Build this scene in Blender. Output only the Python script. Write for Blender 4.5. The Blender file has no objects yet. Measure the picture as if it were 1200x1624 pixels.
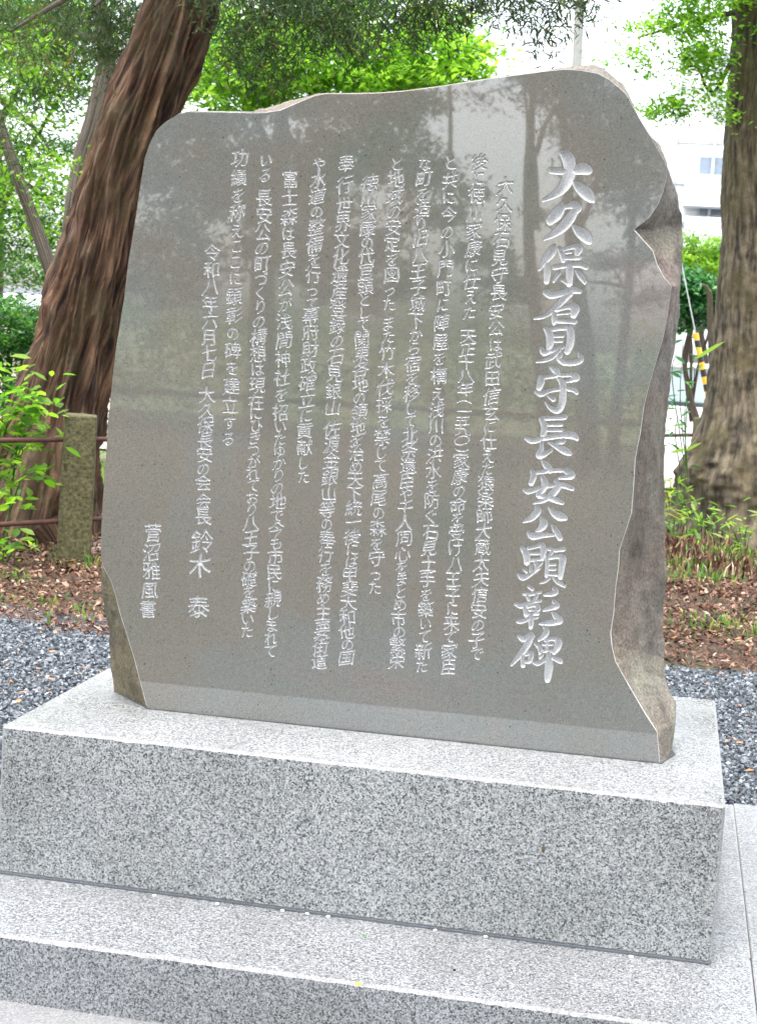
import bpy, bmesh, math, random
import numpy as np
from mathutils import Matrix, Vector

random.seed(7)
rng = np.random.default_rng(7)
SC = bpy.context.scene
COL = SC.collection

# ------------------------------------------------------------------ camera
PC = np.array([600.0, 812.0])          # optical centre, photograph pixels
FPX = 2503.44                          # focal length in photograph pixels
AX = np.array([0.98036867, 0.0794387, -0.18046266])
AY = np.array([0.18779088, -0.09721399, 0.97738632])
AZ = np.array([0.0600988, -0.99208817, -0.11022341])
RW = np.stack([AX, AY, AZ], 1)         # world -> camera (x right, y down, z forward)
EYE = np.array([0.0, 0.0, 1.5])


def ray(px, py):
    return RW.T @ np.array([px - PC[0], py - PC[1], FPX])


def at_z(px, py, z):
    d = ray(px, py)
    return EYE + (z - EYE[2]) / d[2] * d


def at_y(px, py, y):
    d = ray(px, py)
    return EYE + y / d[1] * d


FACE_Y = 3.788


def mirror_at(px, py, y):              # where a thing behind the camera stands that shows in the polished face
    p = at_y(px, py, 2 * FACE_Y - y)
    return np.array([p[0], y, p[2]])


cam_data = bpy.data.cameras.new('camera')
cam = bpy.data.objects.new('camera', cam_data)
COL.objects.link(cam)
right, down, fwd = RW.T @ np.array([1, 0, 0.]), RW.T @ np.array([0, 1., 0]), RW.T @ np.array([0, 0, 1.])
M = Matrix(((right[0], -down[0], -fwd[0], 0), (right[1], -down[1], -fwd[1], 0), (right[2], -down[2], -fwd[2], EYE[2]), (0, 0, 0, 1)))
cam.matrix_world = M
cam_data.sensor_fit = 'VERTICAL'
cam_data.sensor_height = 24.0
cam_data.lens = 24.0 * FPX / 1624.0
cam_data.clip_start = 0.05
cam_data.clip_end = 3000
cam_data.dof.use_dof = True
cam_data.dof.focus_distance = 3.8
cam_data.dof.aperture_fstop = 8.5
SC.camera = cam

# ------------------------------------------------------------------ sky, sun, exposure
SUN_ELEV, SUN_ROT = math.radians(77), math.radians(195)
world = bpy.data.worlds.new('World')
SC.world = world
world.use_nodes = True
wn, wl = world.node_tree.nodes, world.node_tree.links
bg = wn['Background']
sky = wn.new('ShaderNodeTexSky')
sky.sky_type = 'NISHITA'
sky.sun_disc = False
sky.sun_elevation = SUN_ELEV
sky.sun_rotation = SUN_ROT
sky.air_density = 1.0
sky.dust_density = 4.0
hs = wn.new('ShaderNodeHueSaturation')      # thin cloud takes the blue out of the sky
hs.inputs['Saturation'].default_value = 0.36
hs.inputs['Value'].default_value = 3.2
wl.new(sky.outputs[0], hs.inputs['Color'])
wl.new(hs.outputs[0], bg.inputs['Color'])
bg.inputs['Strength'].default_value = 0.15
sun_data = bpy.data.lights.new('sun', 'SUN')
sun_data.energy = 1.0
sun_data.angle = math.radians(14)
sun_data.color = (1.0, 0.965, 0.92)
sun = bpy.data.objects.new('sun', sun_data)
COL.objects.link(sun)
# lamp direction matches the sky's sun (rotation measured from +Y, clockwise seen from above)
sd = Vector((math.sin(SUN_ROT) * math.cos(SUN_ELEV), math.cos(SUN_ROT) * math.cos(SUN_ELEV), math.sin(SUN_ELEV)))
sun.rotation_euler = sd.to_track_quat('Z', 'Y').to_euler()
sun.location = (0, 0, 20)
SC.view_settings.view_transform = 'Standard'
SC.view_settings.look = 'None'
SC.view_settings.exposure = 0.86
SC.view_settings.gamma = 1.0
SC.view_settings.use_curve_mapping = False
SC.cycles.max_bounces = 8
SC.cycles.transparent_max_bounces = 4
SC.cycles.use_denoising = True


# ------------------------------------------------------------------ helpers
def _h(ix, iy, iz, seed):
    n = (ix.astype(np.int64) * 374761393 + iy.astype(np.int64) * 668265263 + iz.astype(np.int64) * 2147483647 + seed * 974634777) & 0xFFFFFFFF
    n = ((n ^ (n >> 13)) * 1274126177) & 0xFFFFFFFF
    n = (n ^ (n >> 16)) & 0xFFFFFF
    return n / float(0xFFFFFF)


def vnoise(x, y, z=0.0, seed=0, perx=0):
    x, y, z = np.broadcast_arrays(np.asarray(x, float), np.asarray(y, float), np.asarray(z, float))
    ix, iy, iz = np.floor(x), np.floor(y), np.floor(z)
    fx, fy, fz = x - ix, y - iy, z - iz
    fx, fy, fz = fx * fx * (3 - 2 * fx), fy * fy * (3 - 2 * fy), fz * fz * (3 - 2 * fz)
    r = 0
    for a in (0, 1):
        for b in (0, 1):
            for c in (0, 1):
                jx = ix + a
                if perx:
                    jx = np.mod(jx, perx)
                w = (fx if a else 1 - fx) * (fy if b else 1 - fy) * (fz if c else 1 - fz)
                r = r + w * _h(jx, iy + b, iz + c, seed)
    return r * 2 - 1


def fbm(x, y, z=0.0, seed=0, oct=4):
    r, a, f = 0, 0.5, 1.0
    for i in range(oct):
        r = r + a * vnoise(np.asarray(x) * f, np.asarray(y) * f, np.asarray(z) * f, seed + i)
        a *= 0.5
        f *= 2.03
    return r


def link(name, me, mat=None, parent=None):
    o = bpy.data.objects.new(name, me)
    COL.objects.link(o)
    if mat is not None:
        me.materials.append(mat)
    if parent is not None:
        o.parent = parent
        o.matrix_parent_inverse = Matrix.Translation(-Vector(parent.location))
    return o


def mesh_np(name, v, f, smooth=False, tint=None, vattr=None):
    """v (n,3), f (m,k) -> mesh"""
    v = np.ascontiguousarray(v, np.float32)
    f = np.ascontiguousarray(f, np.int32)
    me = bpy.data.meshes.new(name)
    me.vertices.add(len(v))
    me.vertices.foreach_set('co', v.ravel())
    k = f.shape[1]
    me.loops.add(f.size)
    me.loops.foreach_set('vertex_index', f.ravel())
    me.polygons.add(len(f))
    me.polygons.foreach_set('loop_start', np.arange(0, f.size, k, dtype=np.int32))
    me.update(calc_edges=True)
    me.polygons.foreach_set('use_smooth', np.full(len(f), smooth))
    if tint is not None:
        a = me.attributes.new('tint', 'FLOAT', 'FACE')
        a.data.foreach_set('value', np.ascontiguousarray(tint, np.float32))
    if vattr:
        for kx, arr in vattr.items():
            a = me.attributes.new(kx, 'FLOAT', 'POINT')
            a.data.foreach_set('value', np.ascontiguousarray(arr, np.float32))
    me.update()
    return me


def thing(name, loc, label, cat, group=None):
    o = bpy.data.objects.new(name, None)
    COL.objects.link(o)
    o.empty_display_size = 0.1
    o.location = [float(c) for c in loc]
    return tag(o, label, cat, group)


def tag(o, label, cat, group=None):
    o['label'] = label
    o['category'] = cat
    if group:
        o['group'] = group
    return o


def kind(o, k):
    o['kind'] = k
    return o


def box_me(name, x0, x1, y0, y1, z0, z1, bevel=0.0, seg=2):
    bm = bmesh.new()
    vs = [bm.verts.new((x, y, z)) for x in (x0, x1) for y in (y0, y1) for z in (z0, z1)]
    for q in ((0, 1, 3, 2), (4, 6, 7, 5), (0, 4, 5, 1), (2, 3, 7, 6), (0, 2, 6, 4), (1, 5, 7, 3)):
        bm.faces.new([vs[i] for i in q])
    bmesh.ops.recalc_face_normals(bm, faces=bm.faces)
    if bevel:
        bmesh.ops.bevel(bm, geom=list(bm.edges), offset=bevel, segments=seg, profile=0.5, affect='EDGES')
    me = bpy.data.meshes.new(name)
    bm.to_mesh(me)
    bm.free()
    return me


def catmull(pts, n):
    pts = np.array(pts, float)
    P = np.vstack([2 * pts[0] - pts[1], pts, 2 * pts[-1] - pts[-2]])
    t = np.linspace(0, len(pts) - 1 - 1e-6, n)
    i = t.astype(int)
    u = (t - i)[:, None]
    p0, p1, p2, p3 = P[i], P[i + 1], P[i + 2], P[i + 3]
    return 0.5 * (2 * p1 + (p2 - p0) * u + (2 * p0 - 5 * p1 + 4 * p2 - p3) * u * u + (3 * p1 - 3 * p2 + p3 - p0) * u ** 3)


def tube_arrays(path, nl, na, disp=None, cap=True):
    """path rows x,y,z,r; disp(theta01, s, r)->dr"""
    q = catmull(path, nl) if len(path) > 2 else np.array([np.array(path[0]) * (1 - t) + np.array(path[-1]) * t for t in np.linspace(0, 1, nl)], float)
    c, r = q[:, :3], np.maximum(q[:, 3], 0.0005)
    t = np.gradient(c, axis=0)
    t /= np.linalg.norm(t, axis=1)[:, None]
    ref = np.array([0.0, 1.0, 0.0]) if abs(t[0][1]) < 0.9 else np.array([1.0, 0, 0])
    u = np.cross(ref, t)
    u /= np.linalg.norm(u, axis=1)[:, None]
    w = np.cross(t, u)
    s = np.concatenate([[0], np.cumsum(np.linalg.norm(np.diff(c, axis=0), axis=1))])
    th = np.arange(na) / na
    TH, S = np.meshgrid(th, s)
    R = np.repeat(r[:, None], na, 1)
    if disp is not None:
        R = R + disp(TH, S, R)
    a = TH * 2 * math.pi
    V = c[:, None, :] + R[..., None] * (np.cos(a)[..., None] * u[:, None, :] + np.sin(a)[..., None] * w[:, None, :])
    V = V.reshape(-1, 3)
    i = np.arange(nl - 1)[:, None] * na
    j = np.arange(na)[None, :]
    j2 = (j + 1) % na
    F = np.stack([i + j, i + j2, i + na + j2, i + na + j], -1).reshape(-1, 4)
    return V, F, TH.ravel(), S.ravel(), R.ravel()


def tube_me(name, path, nl=24, na=10, disp=None, smooth=True):
    V, F, TH, S, R = tube_arrays(path, nl, na, disp)
    return mesh_np(name, V, F, smooth, vattr={'around': TH, 'along': S})


# ------------------------------------------------------------------ materials
def mat_new(name):
    m = bpy.data.materials.new(name)
    m.use_nodes = True
    return m, m.node_tree.nodes, m.node_tree.links, m.node_tree.nodes['Principled BSDF']


def ramp(N, stops, interp='LINEAR'):
    r = N.new('ShaderNodeValToRGB')
    r.color_ramp.interpolation = interp
    e = r.color_ramp.elements
    while len(e) < len(stops):
        e.new(0.5)
    for k, (p, c) in enumerate(stops):
        e[k].position = p
        e[k].color = (*c, 1) if len(c) == 3 else c
    return r


def tex(N, L, kind_, scale, vec, detail=4, rough=0.55, **kw):
    t = N.new('ShaderNodeTexNoise' if kind_ == 'n' else 'ShaderNodeTexVoronoi')
    t.inputs['Scale'].default_value = scale
    if kind_ == 'n':
        t.inputs['Detail'].default_value = detail
        t.inputs['Roughness'].default_value = rough
    for k, v in kw.items():
        setattr(t, k, v)
    if vec is not None:
        L.new(vec, t.inputs['Vector'])
    return t


def mix(N, L, fac, a, b, blend='MIX'):
    m = N.new('ShaderNodeMix')
    m.data_type = 'RGBA'
    m.blend_type = blend
    for sock, v in ((m.inputs[0], fac), (m.inputs[6], a), (m.inputs[7], b)):
        if isinstance(v, (int, float)):
            sock.default_value = v
        elif isinstance(v, tuple):
            sock.default_value = (*v, 1)
        else:
            L.new(v, sock)
    return m.outputs[2]


def coords(N, what='Object', scale=(1, 1, 1)):
    tc = N.new('ShaderNodeTexCoord')
    return tc.outputs[what]


def bump(N, L, height, dist, strength=1.0, normal=None):
    b = N.new('ShaderNodeBump')
    b.inputs['Distance'].default_value = dist
    b.inputs['Strength'].default_value = strength
    L.new(height, b.inputs['Height'])
    if normal is not None:
        L.new(normal, b.inputs['Normal'])
    return b.outputs[0]


def granite(name, light=(0.355, 0.360, 0.358), mid=(0.225, 0.235, 0.236), dark=(0.055, 0.066, 0.070), rough=0.26, scale=300, spec=0.5, soft=0.0, bumpd=0.0002):
    m, N, L, B = mat_new(name)
    co = coords(N)
    v = tex(N, L, 'v', scale, co)
    wn_ = N.new('ShaderNodeSeparateColor')
    L.new(v.outputs['Color'], wn_.inputs[0])
    r = ramp(N, [(0.0, dark), (0.12, dark), (0.26, mid), (0.50, mid), (0.64, light), (1.0, tuple(min(1, c * 1.25) for c in light))])
    L.new(wn_.outputs[0], r.inputs[0])
    n = tex(N, L, 'n', scale * 0.9, co, 3)
    r2 = ramp(N, [(0.35, (0.62, 0.64, 0.66)), (0.62, (1.15, 1.15, 1.13))])
    L.new(n.outputs[0], r2.inputs[0])
    c = mix(N, L, 0.8, r.outputs[0], r2.outputs[0], 'MULTIPLY')
    big = tex(N, L, 'n', 2.3, co, 5)
    r3 = ramp(N, [(0.32, (0.80, 0.80, 0.78)), (0.5, (0.98, 0.98, 0.98)), (0.7, (1.10, 1.10, 1.10))])
    L.new(big.outputs[0], r3.inputs[0])
    c = mix(N, L, 1.0, c, r3.outputs[0], 'MULTIPLY')
    if soft:
        c = mix(N, L, soft, c, tuple(0.5 * a + 0.5 * b for a, b in zip(light, mid)))
    L.new(c, B.inputs['Base Color'])
    rr = N.new('ShaderNodeMapRange')
    rr.inputs[3].default_value = rough * 0.8
    rr.inputs[4].default_value = rough * 1.5
    L.new(big.outputs[0], rr.inputs[0])
    L.new(rr.outputs[0], B.inputs['Roughness'])
    B.inputs['Specular IOR Level'].default_value = spec
    L.new(bump(N, L, wn_.outputs[1], bumpd), B.inputs['Normal'])
    return m


def slab_colour(N, L, co):
    """warm grey andesite: greenish and brownish clouds, fine dark and pale specks"""
    n1 = tex(N, L, 'n', 1.7, co, 5)
    r1 = ramp(N, [(0.33, (0.138, 0.148, 0.128)), (0.47, (0.166, 0.155, 0.134)), (0.60, (0.160, 0.170, 0.162)), (0.72, (0.190, 0.172, 0.160))])
    L.new(n1.outputs[0], r1.inputs[0])
    v = tex(N, L, 'v', 420, co)
    s = N.new('ShaderNodeSeparateColor')
    L.new(v.outputs['Color'], s.inputs[0])
    r2 = ramp(N, [(0.0, (0.72, 0.72, 0.72)), (0.2, (0.92, 0.92, 0.92)), (0.8, (1.04, 1.04, 1.03)), (1.0, (1.25, 1.22, 1.18))])
    L.new(s.outputs[0], r2.inputs[0])
    c = mix(N, L, 1.0, r1.outputs[0], r2.outputs[0], 'MULTIPLY')
    sp = tex(N, L, 'v', 60, co)
    r3 = ramp(N, [(0.0, (0.35, 0.34, 0.32)), (0.10, (0.45, 0.44, 0.42)), (0.15, (1, 1, 1))])
    L.new(sp.outputs['Distance'], r3.inputs[0])
    n4 = tex(N, L, 'n', 25, co, 2)
    r4 = ramp(N, [(0.52, (0, 0, 0)), (0.60, (1, 1, 1))])
    L.new(n4.outputs[0], r4.inputs[0])
    c2 = mix(N, L, 1.0, c, r3.outputs[0], 'MULTIPLY')
    return mix(N, L, r4.outputs[0], c, c2), s.outputs[0]


def slab_face_mat():
    m, N, L, B = mat_new('polished_andesite')
    co = coords(N)
    c, fine = slab_colour(N, L, co)
    at = N.new('ShaderNodeAttribute')
    at.attribute_name = 'carve'
    r = ramp(N, [(0.05, (0, 0, 0)), (0.30, (1, 1, 1))])
    L.new(at.outputs['Fac'], r.inputs[0])
    cut = tex(N, L, 'v', 500, co)
    s = N.new('ShaderNodeSeparateColor')
    L.new(cut.outputs['Color'], s.inputs[0])
    rc = ramp(N, [(0.0, (0.31, 0.315, 0.315)), (1.0, (0.52, 0.525, 0.53))])
    L.new(s.outputs[0], rc.inputs[0])
    L.new(mix(N, L, r.outputs[0], c, rc.outputs[0]), B.inputs['Base Color'])
    mr = N.new('ShaderNodeMapRange')
    L.new(r.outputs[0], mr.inputs[0])
    mr.inputs[3].default_value = 0.018
    mr.inputs[4].default_value = 0.75
    L.new(mr.outputs[0], B.inputs['Roughness'])
    B.inputs['IOR'].default_value = 1.95
    n = tex(N, L, 'n', 14, co, 3)
    L.new(bump(N, L, n.outputs[0], 0.00003, 0.4), B.inputs['Normal'])
    return m


def slab_rough_mat(name='split_andesite', gain=(1, 1, 1)):
    m, N, L, B = mat_new(name)
    co = coords(N)
    c, fine = slab_colour(N, L, co)
    mp = N.new('ShaderNodeMapping')
    mp.inputs['Scale'].default_value = (1.7, 1.7, 1.1)
    L.new(co, mp.inputs[0])
    n = tex(N, L, 'n', 6, mp.outputs[0], 8, 0.65)
    r = ramp(N, [(0.32, (0.40, 0.33, 0.30)), (0.46, (0.78, 0.68, 0.63)), (0.58, (1.05, 0.96, 0.90)), (0.72, (0.80, 0.76, 0.52))])
    L.new(n.outputs[0], r.inputs[0])
    c = mix(N, L, 0.9, c, r.outputs[0], 'MULTIPLY')
    c = mix(N, L, 1.0, c, gain, 'MULTIPLY')
    L.new(c, B.inputs['Base Color'])
    B.inputs['Roughness'].default_value = 0.8
    g = tex(N, L, 'n', 90, co, 6, 0.7)
    b1 = bump(N, L, n.outputs[0], 0.022, 0.9)
    fr = tex(N, L, 'v', 26, co)
    b1 = bump(N, L, fr.outputs['Distance'], 0.010, 0.8, b1)
    fg = tex(N, L, 'n', 160, co, 3)
    rf = ramp(N, [(0.36, (0.55, 0.55, 0.55)), (0.6, (1.12, 1.12, 1.12))])
    L.new(fg.outputs[0], rf.inputs[0])
    L.new(mix(N, L, 0.8, c, rf.outputs[0], 'MULTIPLY'), B.inputs['Base Color'])
    L.new(bump(N, L, g.outputs[0], 0.006, 1.0, b1), B.inputs['Normal'])
    return m


def honed_mat():
    m, N, L, B = mat_new('honed_stone_edge')
    co = coords(N)
    v = tex(N, L, 'v', 400, co)
    s = N.new('ShaderNodeSeparateColor')
    L.new(v.outputs['Color'], s.inputs[0])
    r = ramp(N, [(0, (0.42, 0.41, 0.39)), (1, (0.62, 0.61, 0.59))])
    L.new(s.outputs[0], r.inputs[0])
    L.new(r.outputs[0], B.inputs['Base Color'])
    B.inputs['Roughness'].default_value = 0.6
    return m


def bark_mat(name, c0, c1, c2, moss=None, k_around=26.0, k_along=5.0, bd=0.02):
    m, N, L, B = mat_new(name)
    a1, a2 = N.new('ShaderNodeAttribute'), N.new('ShaderNodeAttribute')
    a1.attribute_name, a2.attribute_name = 'around', 'along'
    cb = N.new('ShaderNodeCombineXYZ')
    tw = N.new('ShaderNodeMath')
    tw.operation = 'MULTIPLY'
    tw.inputs[1].default_value = 2 * math.pi
    L.new(a1.outputs['Fac'], tw.inputs[0])
    sn, cs = N.new('ShaderNodeMath'), N.new('ShaderNodeMath')
    sn.operation, cs.operation = 'SINE', 'COSINE'
    L.new(tw.outputs[0], sn.inputs[0])
    L.new(tw.outputs[0], cs.inputs[0])
    L.new(sn.outputs[0], cb.inputs[0])
    L.new(cs.outputs[0], cb.inputs[1])
    L.new(a2.outputs['Fac'], cb.inputs[2])
    mp = N.new('ShaderNodeMapping')
    mp.inputs['Scale'].default_value = (k_around / 6.28, k_around / 6.28, k_along / 6.28)
    L.new(cb.outputs[0], mp.inputs[0])
    n = tex(N, L, 'n', 2.0, mp.outputs[0], 8, 0.62)
    r = ramp(N, [(0.40, c0), (0.49, c1), (0.61, c2)])
    L.new(n.outputs[0], r.inputs[0])
    col = r.outputs[0]
    co = coords(N)
    if moss:
        g = tex(N, L, 'n', 3.0, co, 6, 0.7)
        rg = ramp(N, [(0.46, (0, 0, 0)), (0.66, (1, 1, 1))])
        L.new(g.outputs[0], rg.inputs[0])
        col = mix(N, L, rg.outputs[0], col, moss)
    f = tex(N, L, 'n', 60, co, 5, 0.7)
    rf = ramp(N, [(0.3, (0.65, 0.65, 0.65)), (0.7, (1.25, 1.25, 1.25))])
    L.new(f.outputs[0], rf.inputs[0])
    col = mix(N, L, 0.8, col, rf.outputs[0], 'MULTIPLY')
    L.new(col, B.inputs['Base Color'])
    B.inputs['Roughness'].default_value = 0.9
    b1 = bump(N, L, n.outputs[0], bd)
    L.new(bump(N, L, f.outputs[0], 0.006, 0.8, b1), B.inputs['Normal'])
    return m


def leaf_mat(name, stops, trans=0.5, rough=0.45, tmul=(1.3, 1.5, 0.55)):
    m, N, L, B = mat_new(name)
    at = N.new('ShaderNodeAttribute')
    at.attribute_name = 'tint'
    r = ramp(N, stops)
    L.new(at.outputs['Fac'], r.inputs[0])
    L.new(r.outputs[0], B.inputs['Base Color'])
    B.inputs['Roughness'].default_value = rough
    B.inputs['Specular IOR Level'].default_value = 0.35
    t = N.new('ShaderNodeBsdfTranslucent')
    tm = mix(N, L, 1.0, r.outputs[0], tmul, 'MULTIPLY')
    L.new(tm, t.inputs['Color'])
    ms = N.new('ShaderNodeMixShader')
    ms.inputs[0].default_value = trans
    L.new(B.outputs[0], ms.inputs[1])
    L.new(t.outputs[0], ms.inputs[2])
    L.new(ms.outputs[0], N['Material Output'].inputs['Surface'])
    return m


def simple(name, col, rough=0.7, metal=0.0, var=0.15, scale=8.0, bumpd=0.0):
    m, N, L, B = mat_new(name)
    co = coords(N)
    n = tex(N, L, 'n', scale, co, 6, 0.6)
    r = ramp(N, [(0.3, tuple(c * (1 - var) for c in col)), (0.7, tuple(min(1, c * (1 + var)) for c in col))])
    L.new(n.outputs[0], r.inputs[0])
    L.new(r.outputs[0], B.inputs['Base Color'])
    B.inputs['Roughness'].default_value = rough
    B.inputs['Metallic'].default_value = metal
    if bumpd:
        L.new(bump(N, L, n.outputs[0], bumpd), B.inputs['Normal'])
    return m


def speckled(name, stops, scale, rough=0.9, big=None, bumpd=0.004):
    """ground: coloured cells plus broad patches"""
    m, N, L, B = mat_new(name)
    co = coords(N)
    v = tex(N, L, 'v', scale, co)
    s = N.new('ShaderNodeSeparateColor')
    L.new(v.outputs['Color'], s.inputs[0])
    r = ramp(N, stops)
    L.new(s.outputs[0], r.inputs[0])
    c = r.outputs[0]
    if big:
        n = tex(N, L, 'n', big[0], co, 6, 0.6)
        rb = ramp(N, [(0.42, (0, 0, 0)), (0.58, (1, 1, 1))])
        L.new(n.outputs[0], rb.inputs[0])
        c = mix(N, L, rb.outputs[0], c, big[1])
    L.new(c, B.inputs['Base Color'])
    B.inputs['Roughness'].default_value = rough
    L.new(bump(N, L, s.outputs[1], bumpd), B.inputs['Normal'])
    return m


MAT = {}
MAT['granite'] = granite('grey_granite')
MAT['granite_step'] = granite('grey_granite_step', mid=(0.190, 0.197, 0.202), light=(0.30, 0.304, 0.31))
MAT['granite_pave'] = granite('pale_granite', light=(0.28, 0.28, 0.28), mid=(0.20, 0.20, 0.20), dark=(0.12, 0.12, 0.13), rough=0.5, soft=0.35)
MAT['chamfer'] = granite('honed_granite', light=(0.34, 0.34, 0.34), mid=(0.25, 0.255, 0.255), dark=(0.16, 0.165, 0.17), rough=0.65, soft=0.4)
MAT['face'] = slab_face_mat()
MAT['rough'] = slab_rough_mat(gain=(1.3, 1.24, 1.2))
MAT['fresh'] = slab_rough_mat('fresh_chip_andesite', (1.65, 1.6, 1.42))
MAT['mossy'] = slab_rough_mat('mossy_chip_andesite', (1.15, 1.1, .78))
MAT['honed'] = honed_mat()
MAT['cedar_bark'] = bark_mat('red_cedar_bark', (0.010, 0.005, 0.003), (0.082, 0.036, 0.019), (0.190, 0.108, 0.056), moss=(0.080, 0.056, 0.024), k_around=44, k_along=5.5, bd=0.03)
MAT['grey_bark'] = bark_mat('grey_brown_bark', (0.022, 0.017, 0.011), (0.072, 0.056, 0.035), (0.150, 0.120, 0.078), moss=(0.070, 0.056, 0.020), k_around=26, k_along=14, bd=0.012)
MAT['dark_bark'] = bark_mat('dark_bark', (0.025, 0.02, 0.014), (0.07, 0.055, 0.04), (0.13, 0.11, 0.085), k_around=20, k_along=6, bd=0.01)
MAT['maple'] = leaf_mat('bright_maple_leaf', [(0.0, (0.035, 0.11, 0.020)), (0.45, (0.13, 0.28, 0.038)), (1.0, (0.34, 0.50, 0.085))], 0.65)
MAT['deep'] = leaf_mat('deep_green_leaf', [(0.0, (0.015, 0.055, 0.022)), (0.5, (0.045, 0.14, 0.04)), (1.0, (0.15, 0.29, 0.07))], 0.5)
MAT['cedar'] = leaf_mat('cedar_spray', [(0.0, (0.018, 0.035, 0.015)), (0.6, (0.035, 0.075, 0.022)), (0.93, (0.08, 0.13, 0.03)), (1.0, (0.16, 0.10, 0.04))], 0.25, 0.6, (1.1, 1.2, 0.6))
MAT['lit_leaf'] = leaf_mat('yellow_green_leaf', [(0.0, (0.06, 0.15, 0.02)), (0.6, (0.16, 0.30, 0.03)), (1.0, (0.30, 0.42, 0.06))], 0.5)
MAT['shade_leaf'] = leaf_mat('dark_evergreen_leaf', [(0.0, (0.010, 0.025, 0.010)), (0.6, (0.022, 0.050, 0.016)), (1.0, (0.045, 0.085, 0.022))], 0.12, 0.6)
MAT['aucuba'] = leaf_mat('glossy_laurel_leaf', [(0.0, (0.015, 0.07, 0.03)), (0.6, (0.035, 0.15, 0.045)), (1.0, (0.12, 0.27, 0.07))], 0.3, 0.25)
MAT['blade'] = leaf_mat('grass_blade', [(0.0, (0.05, 0.12, 0.02)), (0.6, (0.12, 0.25, 0.04)), (1.0, (0.35, 0.33, 0.14))], 0.4)
MAT['litter'] = leaf_mat('dry_leaf', [(0.0, (0.022, 0.010, 0.006)), (0.35, (0.075, 0.032, 0.018)), (0.65, (0.155, 0.072, 0.042)), (0.88, (0.27, 0.16, 0.11)), (0.97, (0.50, 0.38, 0.30)), (1.0, (0.42, 0.18, 0.05))], 0.12, 0.6, (1.2, 1.0, 0.7))
MAT['gravel'] = leaf_mat('blue_grey_gravel', [(0.0, (0.022, 0.030, 0.038)), (0.35, (0.085, 0.100, 0.115)), (0.7, (0.22, 0.24, 0.26)), (0.95, (0.42, 0.43, 0.44)), (1.0, (0.22, 0.14, 0.09))], 0.0, 0.7)
MAT['gravel_bed'] = speckled('gravel_bed', [(0.0, (0.02, 0.026, 0.03)), (0.5, (0.07, 0.08, 0.09)), (1.0, (0.22, 0.23, 0.25))], 90)
MAT['earth'] = speckled('leafy_earth', [(0.0, (0.02, 0.010, 0.007)), (0.5, (0.06, 0.032, 0.02)), (1.0, (0.15, 0.085, 0.055))], 60, big=(1.5, (0.055, 0.050, 0.022)))
MAT['grass'] = speckled('short_grass', [(0.0, (0.04, 0.09, 0.015)), (0.5, (0.09, 0.17, 0.03)), (1.0, (0.17, 0.26, 0.06))], 40, big=(0.8, (0.20, 0.17, 0.10)))
MAT['path'] = speckled('sandy_path', [(0.0, (0.26, 0.21, 0.17)), (1.0, (0.42, 0.35, 0.30))], 60, bumpd=0.001)
MAT['asphalt'] = speckled('asphalt', [(0.0, (0.04, 0.04, 0.04)), (1.0, (0.09, 0.09, 0.09))], 70, bumpd=0.002)
MAT['moss_post'] = simple('mossy_granite_post', (0.082, 0.076, 0.032), 0.9, var=0.7, scale=60, bumpd=0.006)
MAT['rust'] = simple('rusty_pipe', (0.07, 0.025, 0.017), 0.7, var=0.4, scale=40, bumpd=0.0006)
MAT['white_wall'] = simple('white_render', (0.62, 0.65, 0.68), 0.8, var=0.05, scale=2)
MAT['beige_wall'] = simple('beige_render', (0.66, 0.58, 0.48), 0.85, var=0.08, scale=2)
MAT['glass'] = simple('window_glass', (0.16, 0.20, 0.25), 0.1, var=0.1)
MAT['pale_metal'] = simple('pale_grey_metal', (0.42, 0.45, 0.46), 0.45, var=0.06, scale=5)
MAT['blue_panel'] = simple('pale_blue_grey_panel', (0.36, 0.44, 0.48), 0.45, var=0.06, scale=5)
MAT['dark_metal'] = simple('dark_green_metal', (0.03, 0.05, 0.05), 0.5)
MAT['concrete'] = simple('pole_concrete', (0.24, 0.25, 0.235), 0.85, var=0.08, scale=6)
MAT['roof'] = simple('grey_roof', (0.20, 0.21, 0.23), 0.6, var=0.1)
MAT['yellow'] = simple('yellow_plastic', (0.75, 0.42, 0.03), 0.4, var=0.05)
MAT['black'] = simple('black_plastic', (0.02, 0.02, 0.02), 0.5)
MAT['white_chip'] = simple('white_grit', (0.85, 0.85, 0.83), 0.7, var=0.05)
MAT['brown_husk'] = simple('brown_husk', (0.10, 0.07, 0.03), 0.6, var=0.3, scale=300)
MAT['orange_leaf'] = simple('orange_leaf', (0.50, 0.19, 0.07), 0.6, var=0.35, scale=60)
MAT['yellow_petal'] = simple('yellow_petal', (0.80, 0.62, 0.08), 0.6, var=0.2, scale=60)
MAT['green_bit'] = simple('green_leaf_bit', (0.18, 0.42, 0.12), 0.6, var=0.2, scale=60)


# ------------------------------------------------------------------ ground
def sheet(name, x0, x1, y0, y1, z, mat, nx=1, ny=1, fz=None, k='structure'):
    X, Y = np.meshgrid(np.linspace(x0, x1, nx + 1), np.linspace(y0, y1, ny + 1))
    Z = np.full_like(X, z) if fz is None else z + fz(X, Y)
    V = np.stack([X, Y, Z], -1).reshape(-1, 3)
    i = (np.arange(ny)[:, None] * (nx + 1) + np.arange(nx)[None, :]).ravel()
    F = np.stack([i, i + 1, i + nx + 2, i + nx + 1], -1)
    o = link(name, mesh_np(name, V, F, True), mat)
    o['kind'] = k
    return o


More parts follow.
